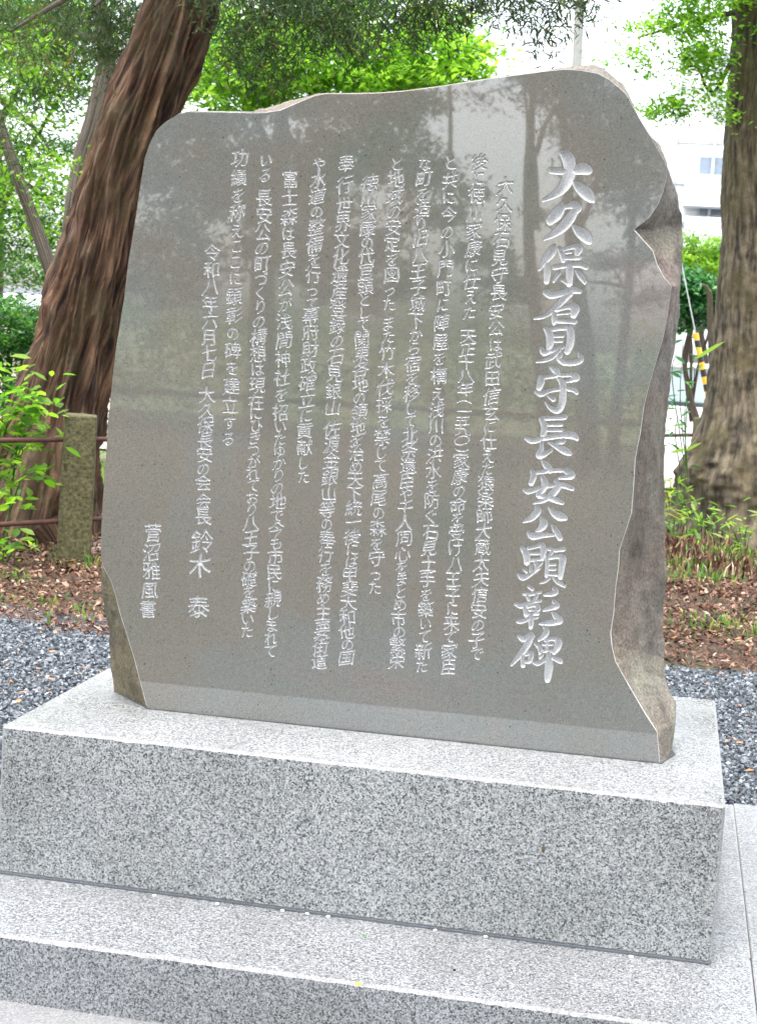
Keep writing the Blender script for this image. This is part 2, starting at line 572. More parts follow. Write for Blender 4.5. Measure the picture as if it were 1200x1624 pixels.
GZ = 0.13                                   # level of the planted ground round the monument
sheet('ground', -900, 900, -900, 900, -0.03, MAT['grass'])
sheet('earth_ground', -30, 30, 3.22, 60, GZ - 0.035, MAT['earth'])
sheet('earth_ground', -0.9, 28, 7.0, 16.0, GZ - 0.02, MAT['earth'], 120, 40, lambda x, y: 0.03 * fbm(x * .9, y * .9, 0, 15))
gb = sheet('gravel_ground', -8, 6, 3.2, 7.0, GZ - 0.012, MAT['gravel_bed'], 60, 20, lambda x, y: 0.006 * fbm(x * 2, y * 2, 0, 3))
sheet('grass_ground', -28, -0.9, 9.6, 16.0, GZ - 0.015, MAT['grass'], 80, 30, lambda x, y: 0.012 * fbm(x, y, 0, 5))
sheet('path', -28, -0.5, 8.95, 9.6, GZ - 0.008, MAT['path'])
sheet('path', -60, 60, 16.0, 30, GZ + 0.004, MAT['path'])
sheet('pavement', -12, 12, 2.2, 3.2, 0.0, MAT['granite_pave'])
sheet('earth_ground', -40, 40, -17, 2.2, -0.004, MAT['earth'], 60, 20, lambda x, y: 0.006 * fbm(x, y, 0, 9))

# paving stones in front of the step (the photograph shows the first row)
BX0, BX1, BY0, BY1, BZ0, BZ1 = -1.5304, 0.1732, 3.4873, 4.576, 0.15, 0.5196
TX0, TX1, TY0, TY1 = -1.620, 0.262, 3.1365, 4.82


def two_tone_box(name, x0, x1, y0, y1, z0, z1, bev, mat, parent, worn=False):
    """sawn block: polished faces, honed chamfer as its own narrow faces"""
    bm = bmesh.new()
    vs = [bm.verts.new((x, y, z)) for x in (x0, x1) for y in (y0, y1) for z in (z0, z1)]
    for q in ((0, 1, 3, 2), (4, 6, 7, 5), (0, 4, 5, 1), (2, 3, 7, 6), (0, 2, 6, 4), (1, 5, 7, 3)):
        bm.faces.new([vs[i] for i in q])
    bmesh.ops.recalc_face_normals(bm, faces=bm.faces)
    old = set(tuple(round(c, 3) for c in f.normal) for f in bm.faces)
    bmesh.ops.bevel(bm, geom=list(bm.edges), offset=bev, segments=1, profile=0.5, affect='EDGES')
    bm.normal_update()
    for f in bm.faces:
        f.material_index = 0 if max(abs(c) for c in f.normal) > 0.99 else 1
    if worn:
        nx_ = int((x1 - x0) / 0.008)
        cuts = nx_ - 1
        ed = [e for e in bm.edges if abs(e.verts[0].co.x - e.verts[1].co.x) > 0.5 * (x1 - x0)]
        bmesh.ops.subdivide_edges(bm, edges=ed, cuts=cuts)
        for v in bm.verts:
            if x0 + 2 * bev < v.co.x < x1 - 2 * bev:
                a_ = float(fbm(v.co.x * 60, 3.1 * z1, 0, 70, 3))
                chip = max(0.0, float(vnoise(v.co.x * 28, z1 * 9, 0, 71)) - 0.62) * 0.012
                if abs(v.co.z - z1) < 1e-5 and abs(v.co.y - y0 - bev) < 1e-4:
                    v.co.y += 0.0022 * a_ + chip
                elif abs(v.co.y - y0) < 1e-5 and abs(v.co.z - z1 + bev) < 1e-4:
                    v.co.z -= 0.0018 * float(fbm(v.co.x * 60, 9.1 * z1, 5, 72, 3)) + chip
    me = bpy.data.meshes.new(name)
    bm.to_mesh(me)
    bm.free()
    me.materials.append(mat)
    me.materials.append(MAT['chamfer'])
    o = bpy.data.objects.new(name, me)
    COL.objects.link(o)
    if parent is not None:
        o.parent = parent
        o.matrix_parent_inverse = Matrix.Translation(-Vector(parent.location))
    return o


step = thing('granite_step', (-0.68, 3.9, 0.0), 'low speckled grey granite step of jointed stones under the pedestal block', 'step')
G = 0.0015
two_tone_box('step_stone', TX0, TX1, TY0, 3.572 - G, -0.01, BZ0, 0.007, MAT['granite_step'], step, True)
two_tone_box('step_stone', BX1 - 0.02, TX1, 3.572 + G, TY1, -0.01, BZ0, 0.004, MAT['granite_step'], step)
two_tone_box('step_stone', TX0, BX0 + 0.02, 3.572 + G, TY1, -0.01, BZ0, 0.004, MAT['granite_step'], step)
two_tone_box('step_stone', BX0 + 0.02 + 2 * G, BX1 - 0.02 - 2 * G, 4.4, TY1, -0.01, BZ0, 0.004, MAT['granite_step'], step)

ped = thing('granite_pedestal', (-0.68, 4.03, BZ0), 'big speckled grey granite block with a pale chamfer that carries the stone slab', 'pedestal')
two_tone_box('pedestal_block', BX0, BX1, BY0, BY1, BZ0 + 0.004, BZ1, 0.007, MAT['granite'], ped, True)
two_tone_box('mortar_joint', BX0 + 0.004, BX1 - 0.004, BY0 + 0.003, BY1 - 0.004, BZ0 + 0.0005, BZ0 + 0.006, 0.001, simple('mortar', (0.16, 0.18, 0.20), 0.8), ped)

side = thing('stone_paving_slab', (0.7, 4.0, 0.0), 'pale flat granite paving slab to the right of the pedestal', 'paving slab')
for (a, b) in ((3.2, 4.03), (4.035, 4.845)):
    two_tone_box('slab_stone', TX1 + 0.002, 1.15, a, b, -0.01, 0.147, 0.003, MAT['granite_step'], side)

kerb = thing('stone_kerb', (-4.5, 3.1, 0.0), 'row of granite kerb stones along the gravel left of the step', 'kerb')
for k in range(7):
    two_tone_box('kerb_stone', -1.63 - 0.9 * (k + 1), -1.634 - 0.9 * k, 3.14, 3.26, -0.01, 0.15, 0.006, MAT['granite_step'], kerb)
kerb2 = thing('stone_kerb', (3.5, 3.1, 0.0), 'row of granite kerb stones along the gravel right of the paving slab', 'kerb')
for k in range(5):
    two_tone_box('kerb_stone', 1.16 + 0.9 * k, 1.156 + 0.9 * (k + 1), 3.14, 3.26, -0.01, 0.15, 0.006, MAT['granite_step'], kerb2)

# ------------------------------------------------------------------ the slab
# front edge px, outer edge px, depth of the outer edge behind the polished face (None: square honed edge)
OUT = [
    (237, 1125, 183, 1098, .142), (233, 1118, 182, 1096, .142), (222, 1077, 178, 1077, .13), (215, 1049, 173, 1050, .12), (204, 1013, 169, 1013, .11), (191, 972, 166, 972, .09),
    (184, 944, 164, 944, .07), (177, 922, 163, 925, .05), (166, 902, 162, 902, .02), (161, 885, 0, 0, None), (161, 840, 0, 0, None), (163, 800, 0, 0, None), (168, 733, 0, 0, None),
    (172, 665, 0, 0, None), (179, 597, 0, 0, None), (185, 548, 0, 0, None), (197, 474, 0, 0, None), (203, 420, 0, 0, None), (213, 360, 0, 0, None), (222, 300, 0, 0, None),
    (230, 250, 0, 0, None), (238, 227, 0, 0, None), (248, 207, 0, 0, None), (263, 193, 0, 0, None), (283, 181, 0, 0, None), (297, 177.5, 0, 0, None), (350, 178, 0, 0, None),
    (400, 179.5, 402, 177, .05), (420, 179, 420, 171, .15), (445, 175, 446, 161, .15), (480, 160, 478, 153, .12), (500, 152, 500, 148.5, .05), (515, 149, 0, 0, None), (560, 149, 0, 0, None), (600, 148, 0, 0, None),
    (640, 145, 0, 0, None), (700, 137, 0, 0, None), (780, 124.5, 0, 0, None), (860, 114, 0, 0, None), (897, 110, 899, 104.5, .10), (922, 112, 942, 104, .11), (948, 117, 953, 111, .09),
    (965, 126, 968, 121, .08), (982, 140, 986, 134, .07), (993, 151, 996, 147, .06), (1002, 168, 1004, 165, .05), (1013, 188, 1014, 186, .05), (1030, 216, 1031, 214, .05), (1041, 235, 1047, 231, .08),
    (1053, 256, 1055, 252, .07), (1057, 269, 1059, 268, .07), (1055, 286, 1064, 290, .09), (1050, 306, 1070, 310, .12), (1041, 326, 1075, 328, .14), (1027, 346, 1079, 342, .16), (1004, 364, 1080, 356, .18),
    (1019, 381, 1080, 370, .17), (1034, 398, 1080, 388, .16), (1041, 420, 1079, 408, .15), (1052, 440, 1079, 430, .13), (1064, 454, 1078, 455, .12), (1057, 503, 1073, 503, .17), (1051, 534, 1069, 533, .19),
    (1040, 571, 1065, 568, .20), (1029, 608, 1061, 605, .21), (1020, 645, 1059, 642, .22), (1014, 688, 1057, 688, .22), (1006, 728, 1056, 728, .22), (1003, 780, 1055, 780, .22), (1000, 814, 1055, 814, .22),
    (991, 842, 1054, 842, .22), (981, 873, 1054, 876, .22), (980, 895, 1053, 900, .22), (975, 934, 1053, 940, .22), (972, 972, 1052, 975, .22), (967, 1004, 1052, 1010, .21), (969, 1024, 1051, 1045, .20),
    (975, 1049, 1051, 1076, .19), (996, 1087, 1060, 1103, .16), (1022, 1132, 1066, 1120, .13), (1041, 1161, 1068, 1146, .11), (1045, 1210, 1067, 1196, .105)]
SZ = BZ1 + 0.0006
slab = thing('stone_monument', (-0.62, FACE_Y + 0.15, SZ), 'upright grey brown stone slab with a polished inscribed face and rough split edges', 'monument')


def plane_pt(px, py, y=FACE_Y):
    p = at_y(px, py, y)
    return p


front, mid = [], []
FO = [plane_pt(a, b) for a, b, *_ in OUT]
cx_ = np.mean([p[0] for p in FO])
for k, (fx, fy, mx, my, d) in enumerate(OUT):
    p = FO[k].copy()
    last = k in (0, len(OUT) - 1)
    if last:
        p[2] = SZ
    p[2] = max(p[2], SZ)
    front.append(p)
    if d is None:
        a, b = FO[k - 1], FO[(k + 1) % len(OUT)]
        t = np.array([b[0] - a[0], 0, b[2] - a[2]])
        t /= np.linalg.norm(t)
        nrm = np.array([-t[2], 0, t[0]])          # outline runs clockwise: this points outwards
        q = p + nrm * 0.006 + np.array([0, 0.022, 0])
    else:
        q = plane_pt(mx, my, FACE_Y + d)
        if last or q[2] < SZ:
            q[2] = SZ
    mid.append(q)
front, mid = np.array(front), np.array(mid)


def dens(arr, step_=0.007):
    """insert points along the open outline, same parameter for every loop"""
    L_ = np.linalg.norm(np.diff(front, axis=0), axis=1)
    res = []
    for k in range(len(front) - 1):
        n = max(1, int(L_[k] / step_))
        for j in range(n):
            t = j / n
            res.append(arr[k] * (1 - t) + arr[k + 1] * t)
    res.append(arr[-1])
    return np.array(res)


fd, md = dens(front), dens(mid)
nb = 110                                           # closing run along the bottom, right to left
bt = np.linspace(0, 1, nb + 2)[1:-1, None]
fd = np.vstack([fd, front[-1] * (1 - bt) + front[0] * bt])
md = np.vstack([md, mid[-1] * (1 - bt) + mid[0] * bt])
NP_ = len(fd)
# small irregularity of the sawn outline where it meets rough facets
cen = np.array([-0.66, 0, 1.3])
bev = fd.copy()
dirs = md - fd
dl = np.linalg.norm(dirs, axis=1, keepdims=True)
loops = [fd, fd + dirs / dl * (0.0035 + 0.0028 * fbm(fd[:, 0] * 22, fd[:, 2] * 22, 0, 91, 3))[:, None]]
K = 18
for k in range(1, K + 1):
    t = k / K
    p = loops[1] * (1 - t) + md * t
    loops.append(p)
back_y = FACE_Y + 0.30
for k in range(1, 8):
    t = k / 7.0
    p = md.copy()
    p[:, 1] = md[:, 1] * (1 - t) + back_y * t
    sh = 0.055 * t ** 2
    p[:, 0] += (cx_ - md[:, 0]) * sh * 1.2
    p[:, 2] = SZ + (md[:, 2] - SZ) * (1 - sh)
    loops.append(p)
LP = np.array(loops)
hx, hy, hz = LP[..., 0] * 9, LP[..., 1] * 9, LP[..., 2] * 9
amp = np.zeros(LP.shape[:2])
wide = np.clip((dl[:, 0] - 0.03) / 0.05, 0, 1)
for i in range(LP.shape[0]):
    if i >= 2:
        amp[i] = 0.015 * min(1, (i - 1) / 3.0) * (wide if i <= K + 1 else np.maximum(wide, 0.6))
for ax, sd_ in ((0, 11), (1, 23), (2, 37)):
    n_ = fbm(hx, hy, hz * 0.7, sd_, 4) + 0.7 * np.abs(fbm(hx * 2.3, hy * 2.3, hz * 1.6, sd_ + 5, 4)) - 0.1
    LP[..., ax] += amp * n_ * (1.0 if ax != 2 else 0.6)
LP[..., 2] = np.maximum(LP[..., 2], SZ)
nb0 = NP_ - nb
LP[:, nb0 - 1:, 2] = SZ
LP[:, 0, 2] = SZ
V = LP.reshape(-1, 3)
i = np.arange(LP.shape[0] - 1)[:, None] * NP_
j = np.arange(NP_)[None, :]
F = np.stack([i + j, i + (j + 1) % NP_, i + NP_ + (j + 1) % NP_, i + NP_ + j], -1).reshape(-1, 4)[:, ::-1]
nring = NP_
edge_me = mesh_np('sawn_edge', V[:2 * NP_], F[:nring], False)
link('honed_edge', edge_me, MAT['honed'], slab)
body = mesh_np('slab_body', V, F[nring:], False)
src_i = dens(np.repeat(np.arange(len(front), dtype=float)[:, None], 3, 1))[:, 0]
src_i = np.concatenate([src_i, np.full(nb, -1.0)])
k_chip = [k for k, q in enumerate(OUT) if q[:2] == (969, 1024)][0]
k_not = [k for k, q in enumerate(OUT) if q[:2] == (1004, 364)][0]
mi = np.zeros((LP.shape[0] - 2, NP_), np.int32)
for jj in range(NP_):
    sx = src_i[jj]
    if sx >= k_chip or (k_not + .2 <= sx < k_not + 2.6):
        mi[:K + 1, jj] = 1
    elif 0 <= sx < 8:
        mi[:K + 1, jj] = 2
if len(mi.ravel()) == len(body.polygons):
    body.polygons.foreach_set('material_index', mi.ravel())
bm = bmesh.new()
bm.from_mesh(body)
bm.verts.ensure_lookup_table()
bm.faces.new([bm.verts[(LP.shape[0] - 1) * NP_ + q] for q in range(NP_)])
loose = [v for v in bm.verts if not v.link_faces]
bmesh.ops.delete(bm, geom=loose, context='VERTS')
bmesh.ops.recalc_face_normals(bm, faces=bm.faces)
for f_ in bm.faces:
    f_.smooth = len(f_.verts) == 4
bm.to_mesh(body)
bm.free()
body.set_sharp_from_angle(angle=math.radians(24))
link('slab_body', body, MAT['rough'], slab)
body.materials.append(MAT['fresh'])
body.materials.append(MAT['mossy'])

bp = [front[0], front[-1], mid[-1], np.array([mid[-1][0] - .06, back_y - .01, SZ]), np.array([mid[0][0] + .03, back_y - .01, SZ]), mid[0]]  # dark strip added round the slab foot, its colour deepens the contact shade
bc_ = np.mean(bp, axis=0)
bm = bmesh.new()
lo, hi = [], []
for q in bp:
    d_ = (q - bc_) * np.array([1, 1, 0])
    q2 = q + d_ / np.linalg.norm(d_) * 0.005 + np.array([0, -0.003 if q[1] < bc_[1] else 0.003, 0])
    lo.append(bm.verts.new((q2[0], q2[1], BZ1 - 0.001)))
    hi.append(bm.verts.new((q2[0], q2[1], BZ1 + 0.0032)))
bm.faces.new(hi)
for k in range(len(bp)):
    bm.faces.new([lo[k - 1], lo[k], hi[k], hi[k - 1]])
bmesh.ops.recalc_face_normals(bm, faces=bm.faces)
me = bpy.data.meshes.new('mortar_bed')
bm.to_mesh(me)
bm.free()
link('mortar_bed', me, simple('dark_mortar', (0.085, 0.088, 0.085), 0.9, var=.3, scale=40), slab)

# ---- carved lettering: a depth field on the face plane
CELL = 0.0014
GX0, GX1, GZ0, GZ1 = -1.46, 0.12, 0.50, 2.20
TILE = 24
NX = int(math.ceil((GX1 - GX0) / CELL / TILE)) * TILE
NZ = int(math.ceil((GZ1 - GZ0) / CELL / TILE)) * TILE
gx = GX0 + np.arange(NX + 1) * CELL
gz = GZ0 + np.arange(NZ + 1) * CELL
depth = np.zeros((NZ + 1, NX + 1), np.float32)
ident = np.zeros((NZ + 1, NX + 1), np.int16)      # 0 polished, 1..12 large characters, 20.. text columns

TITLE = [  # (origin x, y, divisor), strokes of (x, y, half width) in photograph pixels times the divisor
 ('大', 840, 230, 10, [[(330,400,38),(430,410,40),(560,415,40),(700,400,50),(820,370,78),(900,390,62),(950,420,25)],[(500,120,28),(590,190,78),(625,330,78),(605,520,80),(520,680,68),(380,790,45),(210,875,14)],[(680,575,14),(780,670,62),(880,755,82),(950,830,60),(1005,890,18)]]),
 ('久', 840, 230, 10, [[(505,925,22),(480,1010,60),(410,1110,78),(330,1190,58),(310,1240,20)],[(540,985,26),(620,965,32),(700,950,55),(760,1000,48),(700,1060,55),(620,1180,68),(520,1300,66),(390,1400,46),(225,1495,12)],[(680,1275,14),(780,1370,62),(870,1440,80),(930,1520,45),(955,1550,15)]]),
 ('保', 840, 380, 10, [[(375,110,30),(335,200,62),(250,320,48),(150,470,14)],[(262,390,30),(272,520,45),(262,660,34)],[(465,140,24),(510,240,36),(525,335,26)],[(540,155,20),(690,110,28),(770,140,52),(745,230,34)],[(560,205,14),(650,195,14)],[(560,290,24),(780,280,28)],[(385,440,26),(560,410,26),(780,395,34),(890,435,30)],[(610,360,28),(630,480,48),(622,700,40)],[(450,530,30),(375,660,14)],[(520,640,24),(600,700,18)],[(740,490,16),(800,570,38),(865,670,26)]]),
 ('石', 840, 380, 10, [[(255,835,44),(330,880,42),(500,850,40),(680,800,44),(790,820,26)],[(640,860,34),(520,960,46),(380,1100,36),(230,1210,24),(70,1252,8)],[(365,1150,22),(385,1250,40),(380,1325,24)],[(420,1115,22),(610,1065,28),(710,1085,60),(690,1200,40)],[(420,1180,10),(640,1160,10)],[(420,1285,26),(560,1290,28),(710,1300,30)]]),
 ('見', 830, 510, 10, [[(345,105,24),(410,200,50),(420,330,50),(400,430,34)],[(430,120,28),(600,95,30),(710,90,46),(745,200,50),(735,350,50),(690,475,38)],[(500,225,20),(620,220,20)],[(500,305,20),(605,300,20)],[(285,440,30),(330,495,36),(480,445,28),(620,400,22)],[(560,460,28),(450,560,30),(330,615,20),(200,640,7)],[(570,530,36),(560,600,30),(650,650,34),(820,645,36),(905,595,38),(870,495,12)]]),
 ('守', 830, 510, 10, [[(430,715,18),(500,760,48),(545,840,34)],[(265,860,18),(275,940,48),(245,1050,38)],[(305,890,20),(480,860,24),(740,840,24),(800,855,48),(835,900,36),(660,950,14)],[(195,1115,20),(280,1145,36),(420,1095,22),(640,1060,25),(780,1075,32),(840,1125,22)],[(555,900,22),(615,980,45),(620,1150,48),(605,1300,46),(545,1405,42),(430,1375,28),(340,1270,7)],[(380,1175,12),(470,1225,34)]]),
 ('長', 820, 650, 10, [[(375,140,28),(420,250,40),(412,400,42)],[(430,130,28),(600,125,25),(745,110,36)],[(490,230,22),(700,230,22)],[(480,315,22),(700,315,22)],[(140,450,26),(240,490,36),(450,445,30),(700,400,38),(870,400,48),(945,455,24)],[(385,520,24),(380,620,30),(350,715,50),(450,690,35),(545,630,16)],[(600,530,14),(720,495,34)],[(495,510,14),(620,580,32),(740,640,50),(835,690,28)]]),
 ('安', 820, 650, 10, [[(390,805,12),(460,880,44),(520,960,38)],[(235,955,22),(255,1050,42),(220,1160,36)],[(290,995,22),(550,960,25),(740,955,25),(790,975,44),(860,1045,42),(660,1078,14)],[(395,1055,26),(435,1150,46),(410,1260,38),(330,1350,34),(480,1385,36),(610,1430,38),(720,1475,20)],[(610,1120,28),(640,1210,46),(570,1320,46),(430,1430,28),(250,1480,8)],[(100,1265,16),(180,1290,34),(380,1235,26),(600,1190,26),(750,1200,36),(875,1250,24)]]),
 ('公', 810, 780, 10, [[(400,235,24),(420,300,48),(330,410,42),(195,478,8)],[(595,245,10),(680,335,42),(770,385,60),(860,415,30)],[(480,410,22),(515,500,56),(470,580,40),(400,620,14)],[(265,640,16),(340,700,46),(500,685,36),(670,680,18)],[(655,530,16),(710,620,38),(775,730,38)]]),
 ('顕', 810, 780, 10, [[(175,890,26),(240,990,46),(250,1120,38)],[(275,895,22),(400,865,22),(480,840,36),(515,930,42),(490,1065,28)],[(310,975,18),(440,975,16)],[(310,1080,22),(490,1065,20)],[(395,1130,28),(410,1180,30),(385,1260,20)],[(315,1170,20),(312,1270,20)],[(210,1225,20),(245,1265,18)],[(480,1120,20),(440,1180,14)],[(120,1315,18),(190,1360,38),(330,1295,22),(450,1215,12)],[(590,900,22),(700,920,24),(830,905,30)],[(650,955,22),(600,1020,16)],[(565,1010,20),(572,1150,26),(560,1330,24)],[(600,1050,20),(740,1025,28),(815,1055,46),(800,1200,42),(780,1355,32)],[(600,1150,17),(700,1148,17)],[(600,1225,17),(700,1225,17)],[(590,1305,18),(760,1315,18)],[(600,1365,22),(540,1415,20),(460,1445,7)],[(670,1360,14),(750,1435,30),(850,1495,18)]]),
 ('彰', 800, 920, 9.55, [[(365,95,20),(415,135,24)],[(290,205,18),(400,208,22),(545,180,14)],[(340,245,18),(365,300,18)],[(480,240,24),(450,310,18)],[(160,365,16),(250,388,30),(400,340,20),(545,310,13)],[(300,415,22),(322,525,28)],[(350,405,18),(460,378,22),(505,425,34),(460,495,20)],[(370,450,14),(440,450,14)],[(380,512,18),(500,508,18)],[(185,628,14),(250,628,24),(370,588,20),(500,562,14)],[(395,530,26),(400,620,34),(392,705,28)],[(740,115,20),(775,180,32),(700,208,30),(590,222,10)],[(735,315,20),(785,385,36),(700,418,32),(590,455,12)],[(720,490,12),(790,565,42),(845,625,28),(700,645,36),(530,658,12)]]),
 ('碑', 800, 920, 9.55, [[(215,850,22),(285,895,34),(390,820,24),(420,850,28)],[(405,850,36),(345,970,42),(240,1120,38),(105,1280,14)],[(262,1160,20),(277,1290,30)],[(320,1130,14),(395,1105,30),(390,1190,30),(365,1245,18)],[(300,1240,18),(390,1232,18)],[(590,700,12),(630,760,34),(600,840,36),(520,900,20)],[(460,955,18),(530,1030,28),(530,1105,22)],[(620,912,20),(740,885,26),(810,930,46),(795,1020,42),(745,1095,28)],[(580,972,16),(720,970,16)],[(590,1070,20),(710,1070,18)],[(645,900,15),(635,1080,16)],[(560,1130,24),(530,1175,16)],[(440,1245,20),(500,1262,28),(600,1215,22),(700,1175,20),(820,1215,34),(860,1245,14)],[(660,1110,26),(668,1300,52),(648,1490,40),(645,1525,16)]]),
]


def px_scale(px, py):
    a, b = plane_pt(px, py), plane_pt(px + 1, py)
    return np.linalg.norm(b - a)


for ci, (ch, ox, oy, dv, strokes) in enumerate(TITLE):
    for st in strokes:
        P = []
        for (x, y, r) in st:
            w = plane_pt(ox + x / dv, oy + y / dv)
            P.append((w[0], w[2], (r * 1.10 + 1.5) / dv * px_scale(ox, oy)))
        P = np.array(P)
        q = catmull(P, max(14, len(P) * 9)) if len(P) > 2 else P
        q[:, 2] = np.maximum(q[:, 2], 0.0006)
        for (x0, z0, r0), (x1, z1, r1) in zip(q[:-1], q[1:]):
            m_ = max(r0, r1) + 0.001
            i0, i1 = int((min(x0, x1) - m_ - GX0) / CELL), int((max(x0, x1) + m_ - GX0) / CELL) + 2
            k0, k1 = int((min(z0, z1) - m_ - GZ0) / CELL), int((max(z0, z1) + m_ - GZ0) / CELL) + 2
            XX, ZZ = np.meshgrid(gx[i0:i1], gz[k0:k1])
            L2 = (x1 - x0) ** 2 + (z1 - z0) ** 2 + 1e-12
            t = np.clip(((XX - x0) * (x1 - x0) + (ZZ - z0) * (z1 - z0)) / L2, 0, 1)
            dd = np.hypot(XX - x0 - t * (x1 - x0), ZZ - z0 - t * (z1 - z0))
            rr = r0 + t * (r1 - r0)
            # steep cut wall, rounded bottom
            e = np.clip((rr + 0.0004 - dd), 0, None)
            h = 0.0115 * (1 - np.exp(-e / 0.0045))
            sub = depth[k0:k1, i0:i1]
            upd = h > sub
            sub[upd] = h[upd]
            ident[k0:k1, i0:i1][upd] = ci + 1

COLS = [
 ((800, 295, 754.5, 1037), [("大久保石見守長安公は武田信玄", 295, 655), ("に仕えた猿楽師大蔵太夫信安の子で", 676, 1037)]),
 ((758.6, 257, 711, 1057), [("後に徳川家康に仕えた", 257, 494), ("天正十八年", 532, 616), ("（一五九〇）", 636, 713), ("家康の命を受け八王子に来て家臣", 730, 1057)]),
 ((715, 257, 670, 1055), [("と共に今の小門町に陣屋を構え", 257, 623), ("浅川の洪水を防ぐ石見土手を築いて新た", 649, 1055)]),
 ((673, 259, 629, 1048), [("な町を造り旧八王子城下から宿を移し", 259, 646), ("て北条遺臣や千人同心をまとめ市の繁栄", 667, 1048)]),
 ((629, 259, 594, 931), [("と地域の安定を図った", 259, 481), ("また竹木伐採", 511, 640), ("を禁じて高尾の森を守った", 667, 931)]),
 ((587, 289, 549, 1042), [("徳川家康の代官頭として関東各地の領", 289, 652), ("地を治め天下統一後には甲斐大和他の国", 676, 1042)]),
 ((548, 259, 508, 1048), [("奉行", 259, 292), ("世界文化遺産登録の石見銀山", 325, 646), ("佐渡金銀山等の奉行を務め主要街道", 679, 1048)]),
 ((506, 259, 480.5, 755), [("や水道の整備を行って", 259, 481), ("幕府財政確立に貢献した", 499, 755)]),
 ((461, 283, 429.5, 1031), [("富士森は長安公が浅間神社を", 283, 625), ("招いたゆかりの地で今も市民に親しまれて", 653, 1031)]),
 ((422, 253, 392, 1000), [("いる", 253, 277), ("長安公の町づくりの構想は現在", 313, 637), ("にひきつがれており八王子の礎を築いた", 655, 1000)]),
 ((380, 250, 363, 695), [("功績を称えここに顕彰の碑を建立する", 250, 695)]),
 ((337, 400, 315.5, 962), [("令和八年六月七日", 400, 586), ("大久保長安の会", 625, 764), ("会長", 794, 818), ("鈴木", 858, 895, 1.35), ("泰", 962, 962, 1.35)]),
 ((242, 845, 236, 965), [("菅沼雅風書", 845, 965, 1.06)]),
]
KANA = set("はにえたのでとなをらからしてっじまいりづくゆもれおひきつがすここるめや")
GB = 80
_gl = {}


def blur(a, n=1):
    for _ in range(n):
        p = np.pad(a, 1)
        a = (p[:-2, 1:-1] + 2 * p[1:-1, 1:-1] + p[2:, 1:-1]) / 4
        p = np.pad(a, 1)
        a = (p[1:-1, :-2] + 2 * p[1:-1, 1:-1] + p[1:-1, 2:]) / 4
    return a


def glyph(ch):
    if ch in _gl:
        return _gl[ch]
    c = bpy.data.curves.new('t', 'FONT')
    c.body = ch
    c.resolution_u = 2
    o = bpy.data.objects.new('t', c)
    COL.objects.link(o)
    me = o.to_mesh()
    me.calc_loop_triangles()
    vs = [(v.co.x, v.co.y) for v in me.vertices]
    tr = [tuple(t.vertices) for t in me.loop_triangles]
    o.to_mesh_clear()
    bpy.data.objects.remove(o)
    bpy.data.curves.remove(c)
    img = np.zeros((GB, GB), np.float32)
    yy, xx = np.mgrid[0:GB, 0:GB]
    for a, b, d in tr:
        p = [((vs[k][0] + 0.1) / 1.2 * GB, (vs[k][1] + 0.22) / 1.2 * GB) for k in (a, b, d)]
        x0, x1 = max(0, int(min(q[0] for q in p)) - 1), min(GB, int(max(q[0] for q in p)) + 2)
        y0, y1 = max(0, int(min(q[1] for q in p)) - 1), min(GB, int(max(q[1] for q in p)) + 2)
        X, Y = xx[y0:y1, x0:x1] + 0.5, yy[y0:y1, x0:x1] + 0.5
        s_ = [(p[(k + 1) % 3][0] - p[k][0]) * (Y - p[k][1]) - (p[(k + 1) % 3][1] - p[k][1]) * (X - p[k][0]) for k in range(3)]
        ins = ((s_[0] >= -0.01) & (s_[1] >= -0.01) & (s_[2] >= -0.01)) | ((s_[0] <= 0.01) & (s_[1] <= 0.01) & (s_[2] <= 0.01))
        img[y0:y1, x0:x1][ins] = 1
    img = blur(img, 2)
    _gl[ch] = img
    return img


def samp(img, x, y):
    x = np.clip(x, 0, GB - 1.001)
    y = np.clip(y, 0, GB - 1.001)
    i, j = x.astype(int), y.astype(int)
    fx, fy = x - i, y - j
    return img[j, i] * (1 - fx) * (1 - fy) + img[j, i + 1] * fx * (1 - fy) + img[j + 1, i] * (1 - fx) * fy + img[j + 1, i + 1] * fx * fy


